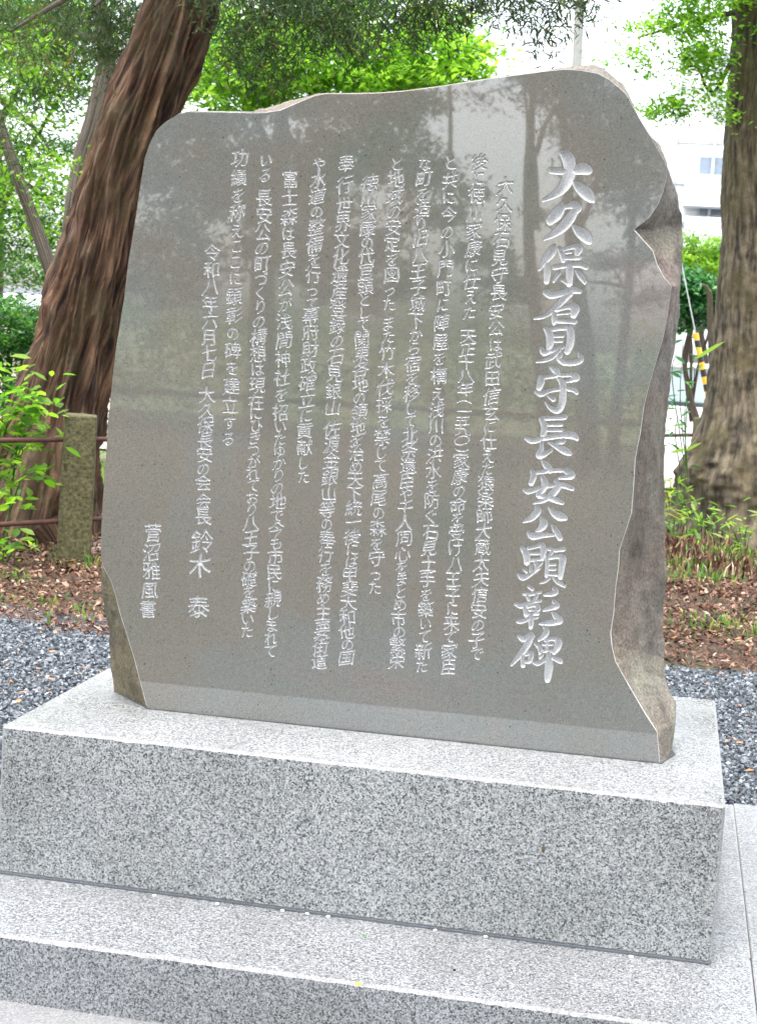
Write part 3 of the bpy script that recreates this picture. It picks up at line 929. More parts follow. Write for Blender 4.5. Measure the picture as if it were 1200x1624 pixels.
crnd = random.Random(5)
seg_id = 20
for ci, ((xa, ya, xb, yb), segs) in enumerate(COLS):
    for seg in segs:
        txt, y0, y1 = seg[:3]
        mul = seg[3] if len(seg) > 3 else 1.0
        n = len(txt)
        wts = [0.82 if c in KANA else 1.0 for c in txt]
        pos = [0.0]
        for k in range(1, n):
            pos.append(pos[-1] + 0.5 * (wts[k] + wts[k - 1]))
        tot = pos[-1] if n > 1 else 1
        for k, ch in enumerate(txt):
            py = y0 + (y1 - y0) * (pos[k] / tot if n > 1 else 0)
            px = xa + (xb - xa) * (py - ya) / (yb - ya)
            w = plane_pt(px, py)
            ps = px_scale(px, py)
            sp = (y1 - y0) / tot if n > 1 else 27
            em = min(28.5, sp * 1.16) * ps * mul * (0.86 if ch in KANA else 1.0) * crnd.uniform(0.95, 1.04)
            wid = 28.0 * ps * mul * (0.82 if ch in KANA else 1.0) * crnd.uniform(0.93, 1.03)
            if ch in '（）':
                wid, em = 24 * ps, 20 * ps
            cxx, czz = w[0] + crnd.uniform(-.9, .9) * ps, w[2] + crnd.uniform(-.5, .5) * ps
            R_ = max(em, wid) * 0.66
            i0, i1 = int((cxx - R_ - GX0) / CELL), int((cxx + R_ - GX0) / CELL) + 2
            k0, k1 = int((czz - R_ - GZ0) / CELL), int((czz + R_ - GZ0) / CELL) + 2
            XX, ZZ = np.meshgrid(gx[i0:i1], gz[k0:k1])
            u = (XX - cxx) / wid
            v = (ZZ - czz) / em
            ph = crnd.uniform(0, 6.28)
            if ch in '（）':                       # brackets lie on their side in a vertical column
                u, v = -v, u
                gu = u + 0.5
                gv = v + 0.38
                if ch == '（':
                    gu = u + 0.82
                else:
                    gu = u + 0.18
            else:
                sl = crnd.uniform(0.10, 0.17)
                v2 = v - sl * u + 0.03 * np.sin(5 * u + ph)
                u2 = u + 0.04 * np.sin(4.5 * v + ph)
                gu, gv = u2 + 0.5, v2 + 0.38
            cov = samp(glyph(ch), (gu + 0.1) / 1.2 * GB - 0.5, (gv + 0.22) / 1.2 * GB - 0.5)
            # brush pressure: strokes swell and thin
            press = 0.5 + 0.22 * vnoise(XX * 230, ZZ * 230, ci, 77)
            h = 0.0034 * np.clip((cov - press * 0.93) / 0.5, 0, 1)
            sub = depth[k0:k1, i0:i1]
            upd = h > sub
            sub[upd] = h[upd]
            ident[k0:k1, i0:i1][upd] = seg_id
        seg_id += 1

# faces: dense where carved, coarse elsewhere, clipped to the outline
cellcut = (depth[:-1, :-1] > 0) | (depth[1:, :-1] > 0) | (depth[:-1, 1:] > 0) | (depth[1:, 1:] > 0)
tz, tx = NZ // TILE, NX // TILE
tcut = cellcut.reshape(tz, TILE, tx, TILE).any(axis=(1, 3))
dense = np.repeat(np.repeat(tcut, TILE, 0), TILE, 1)
rr_, cc_ = np.nonzero(dense)
cid = np.zeros(len(rr_), np.int16)
for a in (0, 1):
    for b in (0, 1):
        cid = np.maximum(cid, ident[rr_ + a, cc_ + b])
dm = (depth[rr_, cc_] + depth[rr_ + 1, cc_] + depth[rr_, cc_ + 1] + depth[rr_ + 1, cc_ + 1]) / 4
cid[dm < 0.0006] = 0
W1 = NX + 1
quad = np.stack([rr_ * W1 + cc_, rr_ * W1 + cc_ + 1, (rr_ + 1) * W1 + cc_ + 1, (rr_ + 1) * W1 + cc_], -1)
carve = np.clip(depth / 0.0030, 0, 1)
# normals for the whole height field so that split pieces shade without seams
gzd, gxd = np.gradient(depth, CELL)


def height_mesh(name, q):
    u, inv = np.unique(q, return_inverse=True)
    r, c = u // W1, u % W1
    V = np.stack([gx[c], FACE_Y + depth[r, c], gz[r]], -1)
    me = mesh_np(name, V, inv.reshape(-1, 4), True, vattr={'carve': carve[r, c]})
    nr = np.stack([gxd[r, c], -np.ones(len(u)), gzd[r, c]], -1)
    nr /= np.linalg.norm(nr, axis=1)[:, None]
    me.normals_split_custom_set_from_vertices(nr.tolist())
    return me


plane_dense = height_mesh('polished_face', quad[cid == 0])
# coarse part of the polished plane
poly = [(p[0], p[2]) for p in fd]


def clip_poly(pl, x0, x1, z0, z1):
    for ax, lim, sg in ((0, x0, 1), (0, x1, -1), (1, z0, 1), (1, z1, -1)):
        out = []
        for k in range(len(pl)):
            a, b = pl[k - 1], pl[k]
            ia, ib = (a[ax] - lim) * sg >= 0, (b[ax] - lim) * sg >= 0
            if ia != ib:
                t = (lim - a[ax]) / (b[ax] - a[ax])
                out.append((a[0] + t * (b[0] - a[0]), a[1] + t * (b[1] - a[1])))
            if ib:
                out.append(b)
        pl = out
        if not pl:
            break
    return pl


bm = bmesh.new()
pa = np.array(poly)


def inside(x, z):
    x1_, z1_ = pa[:, 0], pa[:, 1]
    x2_, z2_ = np.roll(x1_, -1), np.roll(z1_, -1)
    c_ = ((z1_ > z) != (z2_ > z)) & (x < (x2_ - x1_) * (z - z1_) / (z2_ - z1_ + 1e-15) + x1_)
    return c_.sum() % 2 == 1


for a in range(tz):
    for b in range(tx):
        if tcut[a, b]:
            continue
        x0, z0 = GX0 + b * TILE * CELL, GZ0 + a * TILE * CELL
        x1, z1 = x0 + TILE * CELL, z0 + TILE * CELL
        near = ((pa[:, 0] > x0 - .002) & (pa[:, 0] < x1 + .002) & (pa[:, 1] > z0 - .002) & (pa[:, 1] < z1 + .002)).any()
        if near:
            pl = clip_poly(poly, x0, x1, z0, z1)
            cl = []
            for q_ in pl:
                if not cl or math.hypot(q_[0] - cl[-1][0], q_[1] - cl[-1][1]) > 1e-6:
                    cl.append(q_)
            if len(cl) > 2 and math.hypot(cl[0][0] - cl[-1][0], cl[0][1] - cl[-1][1]) < 1e-6:
                cl.pop()
            if len(cl) > 2:
                f_ = bm.faces.new([bm.verts.new((q_[0], FACE_Y, q_[1])) for q_ in cl])
        elif inside((x0 + x1) / 2, (z0 + z1) / 2):
            bm.faces.new([bm.verts.new(q_) for q_ in ((x0, FACE_Y, z0), (x1, FACE_Y, z0), (x1, FACE_Y, z1), (x0, FACE_Y, z1))])
bm.normal_update()
for f_ in bm.faces:
    if f_.normal.y > 0:
        f_.normal_flip()
flat = bpy.data.meshes.new('polished_margin')
bmesh.ops.triangulate(bm, faces=bm.faces)
bm.to_mesh(flat)
bm.free()
nf = len(flat.vertices)
fv = np.zeros(nf * 3, np.float32)
flat.vertices.foreach_get('co', fv)
ff = np.zeros(len(flat.polygons) * 3, np.int32)
flat.loops.foreach_get('vertex_index', ff)
bpy.data.meshes.remove(flat)
link('polished_face', plane_dense, MAT['face'], slab)
link('polished_face', mesh_np('polished_face_margin', fv.reshape(-1, 3), ff.reshape(-1, 3), False), MAT['face'], slab)
for ci in range(len(TITLE)):
    o = link('carved_character', height_mesh('carved_character', quad[cid == ci + 1]), MAT['face'], slab)
    o['label'] = 'large brush style carved character ' + TITLE[ci][0] + ' of the title line'
for ci in range(20, seg_id):
    sel = quad[cid == ci]
    if len(sel):
        o = link('carved_text', height_mesh('carved_text', sel), MAT['face'], slab)

# ------------------------------------------------------------------ loose pieces in numpy batches
def rot_mats(n, r, tilt=math.pi):
    a, b, c = r.uniform(0, 2 * math.pi, n), r.uniform(-tilt, tilt, n), r.uniform(-tilt, tilt, n)
    ca, sa, cb, sb, cc, sc_ = np.cos(a), np.sin(a), np.cos(b), np.sin(b), np.cos(c), np.sin(c)
    z, o = np.zeros(n), np.ones(n)
    Rz = np.array([[ca, -sa, z], [sa, ca, z], [z, z, o]]).transpose(2, 0, 1)
    Ry = np.array([[cb, z, sb], [z, o, z], [-sb, z, cb]]).transpose(2, 0, 1)
    Rx = np.array([[o, z, z], [z, cc, -sc_], [z, sc_, cc]]).transpose(2, 0, 1)
    return Rz @ Ry @ Rx


def scatter(name, pos, tmpl_v, tmpl_f, size, r, tilt, tint, mat, smooth=False, parent=None):
    n = len(pos)
    R = rot_mats(n, r, tilt)
    if tmpl_v.ndim == 2:
        tv = np.repeat(tmpl_v[None], n, 0)
    else:
        tv = tmpl_v[r.integers(0, len(tmpl_v), n)]
    V = np.einsum('nij,nkj->nki', R, tv) * size[:, None, None] + pos[:, None, :]
    k = tv.shape[1]
    F = tmpl_f[None] + (np.arange(n) * k)[:, None, None]
    me = mesh_np(name, V.reshape(-1, 3), F.reshape(-1, tmpl_f.shape[1]), smooth, tint=np.repeat(tint, len(tmpl_f)))
    return link(name, me, mat, parent)


cube_v = np.array([(x, y, z) for x in (-1, 1) for y in (-1, 1) for z in (-1, 1)], float)
cube_f = np.array([(0, 1, 3, 2), (4, 6, 7, 5), (0, 4, 5, 1), (2, 3, 7, 6), (0, 2, 6, 4), (1, 5, 7, 3)])
rocks = np.array([cube_v * rng.uniform(0.45, 1.0, (8, 3)) * rng.uniform(0.6, 1.0, 3) for _ in range(24)])
# gravel bed round the pedestal
N_ST = 105000
gxp, gyp = rng.uniform(-4.4, 2.4, N_ST), rng.uniform(3.28, 7.2, N_ST)


def border(x):
    """edge between gravel and leaf litter"""
    return np.interp(x, [-8, -3.0, -2.5, -2.0, -1.0, 0.2, 2, 8], [6.9, 6.62, 6.42, 6.30, 6.5, 7.03, 7.1, 7.2]) + 0.05 * vnoise(x * 5, 0, 0, 4)


ok = (gyp < border(gxp) + 0.02) & ~((gxp > TX0 - 0.005) & (gxp < 1.16) & (gyp < 4.85) & (gyp > TY0)) & ~((gyp < 3.5) & (gxp < -2.5))
ok &= ~((gxp > TX0 + 0.03) & (gxp < TX1) & (gyp < TY1))
gp = np.stack([gxp[ok], gyp[ok], GZ + rng.uniform(-0.006, 0.008, ok.sum())], -1)
tn = 0.08 + rng.beta(1.8, 2.3, len(gp)) * 0.84
tn[rng.random(len(gp)) < 0.008] = 1.0
o = scatter('gravel', gp, rocks, cube_f, 0.0048 + 0.0072 * rng.random(len(gp)) ** 1.6, rng, math.pi, tn, MAT['gravel'])
kind(o, 'stuff')
o['label'] = 'blue grey crushed gravel round the pedestal'

# dry leaves
leaf6 = np.array([(-1, 0, 0), (-0.35, -0.42, 0.16), (0.45, -0.36, 0.14), (1, 0, 0.05), (0.45, 0.36, 0.2), (-0.35, 0.42, 0.12)], float)
leaf_f = np.array([(0, 1, 2, 3), (0, 3, 4, 5)])
narrow = leaf6 * np.array([1.3, 0.35, 0.5])
N_L = 88000
lx, ly = rng.uniform(-7, 4.5, N_L), rng.uniform(6.0, 9.7, N_L)
ok = ly > border(lx) - 0.03 * rng.random(N_L)
lz = GZ - 0.01 + 0.035 * np.clip(fbm(lx * 1.5, ly * 1.5, 0, 8) + 0.3, 0, 1) + rng.uniform(0, 0.03, N_L)
lp = np.stack([lx, ly, lz], -1)[ok]
o = scatter('leaf_litter', lp, np.array([leaf6, narrow, leaf6 * 0.8]), leaf_f, rng.uniform(0.010, 0.025, len(lp)), rng, 0.75, rng.random(len(lp)) ** 1.1, MAT['litter'])
kind(o, 'stuff')
o['label'] = 'brown fallen leaves covering the earth behind the gravel'
# thinner litter further back
N_L = 34000
lx, ly = rng.uniform(-6, 6, N_L), 9.3 + 6.7 * rng.random(N_L) ** 1.3
lp = np.stack([lx, ly, GZ + rng.uniform(-0.01, 0.02, N_L)], -1)
lp = lp[(lp[:, 0] > -1.5) | (rng.random(N_L) < 0.08)]
o = scatter('leaf_litter', lp, np.array([leaf6, narrow, leaf6 * 0.8]), leaf_f, rng.uniform(0.02, 0.04, len(lp)), rng, 0.7, rng.random(len(lp)), MAT['litter'])
kind(o, 'stuff')
o['label'] = 'scattered dry leaves under the right hand tree'

# fallen leaves one by one on the gravel and the paving: photograph pixel, size
SP = [(30, 1112, .022, 'large orange leaf lying on the gravel by the left corner of the pedestal'), (84, 1033, .017, 'orange brown leaf on the left gravel nearest the dry leaves'), (80, 1077, .018, 'dark brown curled leaf halfway down the left gravel'), (36, 1098, .016, 'orange brown leaf just above the large orange one'), (135, 1059, .016, 'leaf on the left gravel closest to the slab'), (47, 1085, .014, ''), (79, 1098, .013, ''), (120, 1070, .012, ''),
      (1100, 1060, .018, 'leaf on the right gravel right beside the slab under the dry leaves'), (1120, 1085, .014, ''), (1152, 1102, .017, 'leaf on the right gravel just off the back corner of the pedestal'), (1170, 1118, .018, 'larger leaf in the middle of the right gravel'), (1184, 1135, .013, ''), (1162, 1170, .014, 'leaf on the right gravel beside the pedestal side edge'), (1152, 1175, .016, ''), (1188, 1222, .020, 'pale orange leaf on the gravel nearest the right paving slab'),
      (1172, 1178, .015, ''), (1190, 1160, .012, ''), (1180, 1070, .012, 'small leaf high on the gravel at the right edge of the picture'), (1140, 1068, .012, ''), (60, 1060, .012, ''), (12, 1055, .012, '')]
for px, py, s, lab in SP:
    p = at_z(px, py, GZ + 0.016)
    me = bpy.data.meshes.new('fallen_leaf')
    a = random.uniform(0, 6.28)
    R_ = Matrix.Rotation(a, 3, 'Z') @ Matrix.Rotation(random.uniform(-.3, .3), 3, 'X')
    me.from_pydata([tuple(R_ @ (Vector(v) * s)) for v in leaf6], [], [tuple(f) for f in leaf_f])
    o = link('fallen_leaf', me, MAT['orange_leaf'])
    o.location = p
    if lab:
        tag(o, lab, 'leaf', 'fallen leaves on the gravel')
    elif px < 600:
        tag(o, 'small orange brown leaf fallen on the gravel left of the pedestal', 'leaf', 'fallen leaves on the gravel')
    else:
        tag(o, 'small orange brown leaf fallen on the gravel right of the pedestal', 'leaf', 'fallen leaves on the gravel')

# crumbs on the stonework
def crumb(name, p, s, mat, label, cat, sq=(1, 1, .6), group=None, seed=0):
    bm = bmesh.new()
    bmesh.ops.create_icosphere(bm, subdivisions=1, radius=1)
    r = random.Random(seed)
    for v in bm.verts:
        v.co = Vector((v.co.x * sq[0], v.co.y * sq[1], v.co.z * sq[2])) * s * r.uniform(.8, 1.15)
    me = bpy.data.meshes.new(name)
    bm.to_mesh(me)
    bm.free()
    o = link(name, me, mat)
    o.location = [float(c) for c in p]
    return tag(o, label, cat, group)


for k, (px, py) in enumerate([(245, 1420), (345, 1433), (488, 1425), (522, 1425), (770, 1483), (1000, 1517), (448, 1443), (690, 1470)]):
    p = at_z(px, py, BZ0 + 0.003)
    p[1] = min(p[1], BY0 - 0.006)
    p[0] = at_y(px, py, p[1])[0]
    p[2] = BZ0 + 0.003
    crumb('grit', p, 0.0055, MAT['white_chip'], 'tiny white chip of grit at the foot of the pedestal block', 'grit', group='white grit on the step', seed=k)
crumb('yellow_petal', at_z(567, 1560, BZ0 + 0.003), 0.010, MAT['yellow_petal'], 'small yellow petal lying near the front edge of the step', 'petal', (1, .8, .25))
crumb('green_leaf_bit', at_z(577, 1482, BZ0 + 0.002), 0.006, MAT['green_bit'], 'tiny green leaf fragment on top of the step', 'leaf', (1, .6, .25))
crumb('black_seed', at_z(720, 1538, BZ0 + 0.004), 0.0042, MAT['black'], 'small black seed on top of the step', 'seed')
crumb('brown_husk', at_y(861, 1346, BY0 - 0.003), 0.0075, MAT['brown_husk'], 'small brown insect husk clinging to the front of the pedestal', 'husk', (.55, .4, 1.1))


# ------------------------------------------------------------------ trees
def cedar_disp(TH, S, R):
    t = TH * 1.0 + 0.06 * S
    a = vnoise(t * 14 % 14, S * 0.7, 0, 1, perx=14)
    b = vnoise(t * 38 % 38, S * 2.6, 0, 2, perx=38)
    c = vnoise(t * 70 % 70, S * 9, 0, 3, perx=70)
    flare = 0.16 * np.exp(-S / 0.55) * (np.cos(TH * 2 * math.pi * 5 + 0.8) + 0.5 * np.cos(TH * 2 * math.pi * 3))
    return R * (0.13 * (1 - 2.6 * np.abs(a)) + 0.13 * (1 - 2.2 * np.abs(b)) + 0.075 * c + flare)


def round_disp(TH, S, R):
    a = vnoise(TH * 5, S * 1.1, 0, 5, perx=5)
    b = vnoise(TH * 24, S * 7, 0, 6, perx=24)
    c = vnoise(TH * 60, S * 22, 0, 7, perx=60)
    flare = 0.15 * np.exp(-S / 0.5) * np.cos(TH * 2 * math.pi * 4 + 0.5)
    return R * (0.05 * a + 0.025 * b + 0.022 * c + flare)


def bump_disp(TH, S, R):
    return R * (0.10 * vnoise(TH * 6, S * 2, 0, 8, perx=6) + 0.04 * vnoise(TH * 20, S * 9, 0, 9, perx=20))


def pxpath(pts, y):
    """pts (px, py, width px[, y])"""
    out = []
    for q in pts:
        yy = q[3] if len(q) > 3 else y
        p = at_y(q[0], q[1], yy)
        out.append((p[0], p[1], p[2], 0.5 * q[2] * yy / FPX * 1.0))
    return out


rhomb = np.array([(-1, 0, 0), (0.0, -0.45, 0.12), (1, 0, 0), (0.0, 0.45, 0.12)], float)
rhomb_f = np.array([(0, 1, 2, 3)])
needle = np.array([(-1, 0, 0), (0.1, -0.13, 0.03), (1, 0, -0.1), (0.1, 0.13, 0.03)], float)


def leaves(name, clusters, mat, parent, leaf=0.05, shape=rhomb, tilt=0.8, seed=0, clump=0.22, per=26, flat=0.45, tint_shift=0.0):
    """clusters (x, y, z, rx, ry, rz, n): n leaves gathered into many small clumps"""
    r = np.random.default_rng(seed)
    P, T = [], []
    for (x, y, z, rx, ry, rz, n) in clusters:
        m = max(3, int(n / per))
        d = r.normal(size=(m, 3))
        d /= np.linalg.norm(d, axis=1)[:, None]
        rad = r.uniform(0.15, 1.0, (m, 1)) ** 0.5
        cc = np.array([x, y, z]) + d * rad * np.array([rx, ry, rz])
        idx = r.integers(0, m, n)
        cs = clump * r.uniform(0.5, 1.4, m)
        off = r.normal(size=(n, 3)) * np.array([1, 1, flat]) * cs[idx][:, None] * 0.6
        P.append(cc[idx] + off)
        tc = r.uniform(0.1, 0.8, m)
        T.append(np.clip(tc[idx] + r.normal(size=n) * 0.16 + tint_shift, 0, 1))
    P, T = np.vstack(P), np.concatenate(T)
    return scatter(name, P, shape, rhomb_f, leaf * r.uniform(0.6, 1.25, len(P)) * 0.5, r, tilt, T, mat, parent=parent)


def pc(px, py, y, rx, ry, rz, n):
    """cluster by photograph pixel; radii in metres"""
    p = at_y(px, py, y)
    return (p[0], p[1], p[2], rx, ry, rz, n)


def branch(parent, a, b, r0, r1, mat, sag=0.1, name='limb', seed=0):
    a, b = np.array(a[:3], float), np.array(b[:3], float)
    r = random.Random(seed)
    L_ = np.linalg.norm(b - a)
    m1 = a * .67 + b * .33 + np.array([r.uniform(-.06, .06) * L_, r.uniform(-.06, .06) * L_, sag * L_])
    m2 = a * .33 + b * .67 + np.array([r.uniform(-.06, .06) * L_, r.uniform(-.06, .06) * L_, sag * L_ * .8])
    return link(name, tube_me(name, [(*a, r0), (*m1, r0 * .75 + r1 * .25), (*m2, r0 * .4 + r1 * .6), (*b, r1)], 14, 7, bump_disp), mat, parent)


# 1. leaning red cedar on the left
cy = 9.4
cpath = pxpath([(20, 905, 330), (40, 850, 250), (58, 790, 195), (78, 715, 152), (97, 631, 132), (117, 560, 128), (138, 480, 122), (160, 400, 118), (182, 300, 114), (222, 190, 112), (254, 110, 104), (292, 0, 100), (330, -120, 96), (390, -330, 86), (450, -600, 70), (500, -1000, 46)], cy)
cedar = thing('cedar_tree', (cpath[0][0], cy, GZ), 'thick reddish brown cedar with stringy bark leaning right behind the stone post', 'tree')
link('trunk', tube_me('trunk', cpath, 520, 220, cedar_disp), MAT['cedar_bark'], cedar)
for k, q in enumerate([((-60, 895, 60), (30, 850, 120)), ((120, 900, 40), (70, 840, 110)), ((10, 915, 70), (40, 850, 110))]):
    pp = pxpath([q[1], ((q[0][0] + q[1][0]) / 2, (q[0][1] + q[1][1]) / 2 + 3, q[0][2] * 1.2), q[0]], cy - 0.25 - 0.1 * k)
    link('root', tube_me('root', pp, 26, 24, bump_disp), MAT['cedar_bark'], cedar)
crown_c = [pc(205, 50, 10.6, .24, .4, .24, 2300), pc(175, 95, 10.6, .15, .3, .12, 600), pc(150, 15, 10.6, .35, .5, .16, 1300), pc(15, 60, 8.4, .22, .5, .3, 700), pc(60, 120, 8.4, .3, .5, .14, 420),
           pc(20, 210, 8.4, .2, .4, .2, 300), pc(400, 8, 8.6, .3, .5, .14, 1100), pc(460, 45, 8.4, .3, .5, .16, 1500), pc(510, 30, 8.3, .3, .5, .12, 1000), pc(395, 75, 8.7, .14, .3, .14, 500), pc(100, 55, 12.5, .5, .5, .22, 2200), pc(40, 20, 12.5, .6, .5, .2, 2000), pc(560, 12, 8.2, .38, .5, .14, 1500), pc(650, 8, 8.0, .32, .5, .11, 1500), pc(730, -8, 8.0, .2, .4, .13, 900),
           pc(430, 118, 8.6, .16, .3, .16, 380), pc(600, 62, 8.1, .25, .4, .08, 420), pc(365, 70, 10.0, .12, .3, .25, 350), pc(540, 60, 8.1, .15, .3, .08, 260),
           pc(830, 6, 7.6, .10, .3, .10, 520), pc(855, 50, 7.6, .07, .2, .09, 210), pc(915, -8, 7.6, .11, .3, .07, 520), pc(862, 66, 7.6, .03, .1, .03, 40),
           pc(500, -330, 9.0, 1.8, 1.2, .5, 7000), pc(150, -360, 9.6, 1.4, 1.2, .6, 5000), pc(800, -330, 8.2, .9, 1.0, .4, 3500), pc(420, -600, 9.4, 2.0, 1.8, .9, 6000)]
leaves('crown', crown_c, MAT['cedar'], cedar, tint_shift=.08, leaf=0.07, shape=needle, tilt=1.2, seed=3, clump=0.13, per=40, flat=0.8)
for k, (px, py, y, r1) in enumerate([(560, 10, 8.0, .02), (730, -10, 8.0, .015), (905, -10, 7.6, .012), (400, 10, 8.2, .025), (150, 10, 8.8, .02), (15, 50, 8.4, .015)]):
    e = at_y(px, py, y)
    branch(cedar, at_y(330, -150, cy) if px > 300 else at_y(300, -60, cy), e, 0.05, r1 * .5, MAT['dark_bark'], .12, 'branch', k)

# 2. slim grey trunk behind the cedar
gy = 15.0
gpth = pxpath([(95, 640, 40), (105, 450, 36), (122, 320, 34), (133, 255, 34), (148, 205, 34), (160, 155, 33), (168, 110, 32), (167, 70, 28), (158, 20, 26), (152, -60, 24), (150, -300, 20)], gy)
grey = thing('grey_tree', (gpth[0][0], gy, GZ), 'slim smooth grey tree with a crooked trunk just left behind the cedar', 'tree')
link('trunk', tube_me('trunk', [(gpth[0][0] - .05, gy, GZ, .14)] + gpth, 120, 28, bump_disp), MAT['dark_bark'], grey)
b0 = at_y(160, 60, gy)
link('branch', tube_me('branch', [(b0[0], b0[1], b0[2], .05)] + pxpath([(130, 58, 14), (108, 54, 12), (64, 46, 8)], gy - .2), 30, 10, bump_disp), MAT['dark_bark'], grey)
leaves('crown', [pc(80, 20, 16.5, .6, .6, .5, 1500), pc(50, 150, 16.5, .5, .6, .4, 1100), pc(10, 300, 16.5, .6, .6, .5, 1000), pc(170, -220, 15.5, 1.8, 1.6, .7, 3500)], MAT['maple'], grey, leaf=0.075, seed=5, clump=0.25, per=30)

# 3. thin dark leaning tree crossing on the left
dy = 11.5
dp = pxpath([(112, 560, 30), (96, 480, 26), (84, 440, 24), (66, 385, 23), (45, 325, 21), (22, 262, 19), (2, 200, 17), (-30, 90, 14), (-60, -60, 11)], dy)
thin = thing('thin_tree', (dp[0][0], dy, GZ), 'thin dark tree leaning up to the left from behind the cedar', 'tree')
link('trunk', tube_me('trunk', [(dp[0][0] + .15, dy, GZ, .085)] + dp, 90, 20, bump_disp), MAT['dark_bark'], thin)
leaves('crown', [pc(30, 330, 11.6, .3, .6, .25, 420), pc(-10, 160, 11.8, .5, .6, .5, 900), pc(40, 90, 12, .4, .6, .3, 600), pc(60, 250, 11.8, .35, .5, .2, 350)], MAT['lit_leaf'], thin, leaf=0.06, seed=6, clump=0.2, per=22)


# 4. big tree at the right edge
ry = 12.4
rp = pxpath([(1228, 850, 330), (1224, 800, 278), (1222, 740, 268), (1218, 690, 226), (1212, 640, 182), (1208, 590, 160), (1207, 530, 150), (1207, 460, 138), (1209, 380, 126), (1210, 290, 124), (1213, 200, 120), (1218, 100, 114), (1222, 0, 112), (1230, -200, 104), (1250, -600, 84)], ry)
big = thing('broadleaf_tree', (rp[0][0], ry, GZ), 'big grey brown trunk with flared mossy base at the right edge', 'tree')
link('trunk', tube_me('trunk', rp, 420, 180, round_disp), MAT['grey_bark'], big)
tw = thing
b1 = at_y(1165, 110, ry)
link('branch', tube_me('branch', pxpath([(1162, 90, 9), (1150, 115, 6.5), (1140, 135, 5.5), (1128, 146, 5), (1117, 135, 4.5), (1108, 110, 4), (1095, 105, 3.5), (1075, 112, 3)], ry - .2), 40, 8, None), MAT['dark_bark'], big)
link('branch', tube_me('branch', pxpath([(1165, 20, 9), (1110, 30, 6), (1060, 45, 4.5), (1010, 60, 3)], ry - .3), 30, 8, None), MAT['dark_bark'], big)
bc = [pc(1120, 60, 12, .16, .4, .3, 1100), pc(1080, 35, 12, .2, .4, .14, 900), pc(1035, 45, 12, .16, .3, .12, 380), pc(1010, 85, 12, .14, .2, .06, 170), pc(1030, 118, 12, .07, .2, .04, 60), pc(995, 75, 12, .05, .2, .05, 50),
      pc(1105, 105, 12, .2, .3, .12, 600), pc(1130, 150, 12, .10, .3, .14, 330), pc(1085, 160, 12, .10, .2, .06, 150), pc(1060, 172, 12, .10, .2, .06, 300), pc(1030, 180, 12, .07, .2, .05, 190), pc(1075, 178, 12, .06, .2, .03, 90), pc(965, 103, 12, .04, .1, .02, 30), pc(1010, 108, 12, .04, .1, .02, 30),
      pc(1150, 180, 12, .04, .2, .12, 110), pc(1130, -40, 12, .5, .6, .25, 3500), pc(1250, -300, 12.4, 1.8, 1.6, .8, 5000), pc(1280, 60, 12.2, .4, .5, .5, 1500)]
leaves('crown', bc, MAT['maple'], big, leaf=0.05, seed=8, clump=0.12, per=26, tint_shift=.12)

# 5. background trees: trunk, limbs, crown
def bg_tree(name, label, foot, top, r0, clusters, mat, leaf, seed, group=None, bark='dark_bark', clump=.3, per=32, ts=0.0, shape=rhomb):
    t = thing(name, (foot[0], foot[1], foot[2]), label, 'tree', group)
    m = [(foot[0] * (1 - u) + top[0] * u + .12 * math.sin(5 * u + seed), foot[1] * (1 - u) + top[1] * u + .1 * math.cos(4 * u + seed), foot[2] * (1 - u) + top[2] * u, r0 * (1.25 - u)) for u in (0, .08, .3, .55, .8, 1)]
    link('trunk', tube_me('trunk', m, 50, 14, bump_disp), MAT[bark], t)
    r = random.Random(seed)
    for k, c in enumerate(clusters[:7]):
        u = r.uniform(.35, .95)
        a = [foot[i_] * (1 - u) + top[i_] * u for i_ in range(3)]
        branch(t, a, c, r0 * .38, .008, MAT[bark], .05, 'limb', seed + k)
    leaves('crown', clusters, MAT[mat], t, leaf=leaf, seed=seed, clump=clump, per=per, tint_shift=ts, shape=shape)
    return t


def foot_at(px, y, z=GZ):
    p = at_y(px, 560, y)
    return (p[0], y, z)


bg_tree('maple_tree', 'bright green maple filling the gap right of the cedar above the slab', foot_at(560, 17), tuple(at_y(540, -40, 17)), .16,
        [pc(350, 120, 16, .5, .9, .5, 2600), pc(430, 90, 16.5, .6, .9, .5, 2900), pc(520, 100, 16, .7, .9, .45, 2900), pc(600, 105, 16.5, .6, .9, .35, 2500), pc(680, 85, 16, .5, .8, .4, 1500), pc(735, 100, 16, .32, .6, .26, 620), pc(700, 130, 16, .4, .6, .16, 700),
         pc(640, 145, 16, .5, .6, .12, 900), pc(480, 180, 16.5, 1.2, .9, .5, 3000), pc(340, 60, 17, .4, .7, .6, 1500), pc(775, 95, 16, .16, .2, .16, 130), pc(740, 60, 16, .25, .3, .16, 220), pc(690, 40, 16.2, .4, .4, .2, 420), pc(450, 10, 17, 1.2, 1, .4, 1800), pc(600, 20, 17, .9, 1, .5, 1300), pc(500, 350, 17.5, 2.0, 1.2, 1.2, 6000)], 'maple', .10, 11, clump=.20, ts=.18, per=20)
bg_tree('maple_tree', 'airy green maple with white sky showing through at the left edge', foot_at(-40, 18), tuple(at_y(0, -40, 18)), .15,
        [pc(60, 100, 17, .6, .9, .5, 3600), pc(30, 40, 17, .8, .9, .5, 3000), pc(85, 250, 17.5, .3, .6, .4, 700), pc(30, 240, 17, .5, .8, .35, 1300), pc(110, 130, 17.5, .4, .5, .4, 1000), pc(90, 340, 17, .5, .8, .5, 2100), pc(20, 380, 17, .5, .8, .4, 1900),
         pc(60, 430, 17, .6, .8, .25, 1700), pc(-150, 200, 18, 1.2, 1.2, 1.6, 6000), pc(200, 20, 18, .4, .6, .8, 1600), pc(80, 10, 17, .9, .9, .4, 2500)], 'deep', .075, 12, clump=.26, ts=.25)
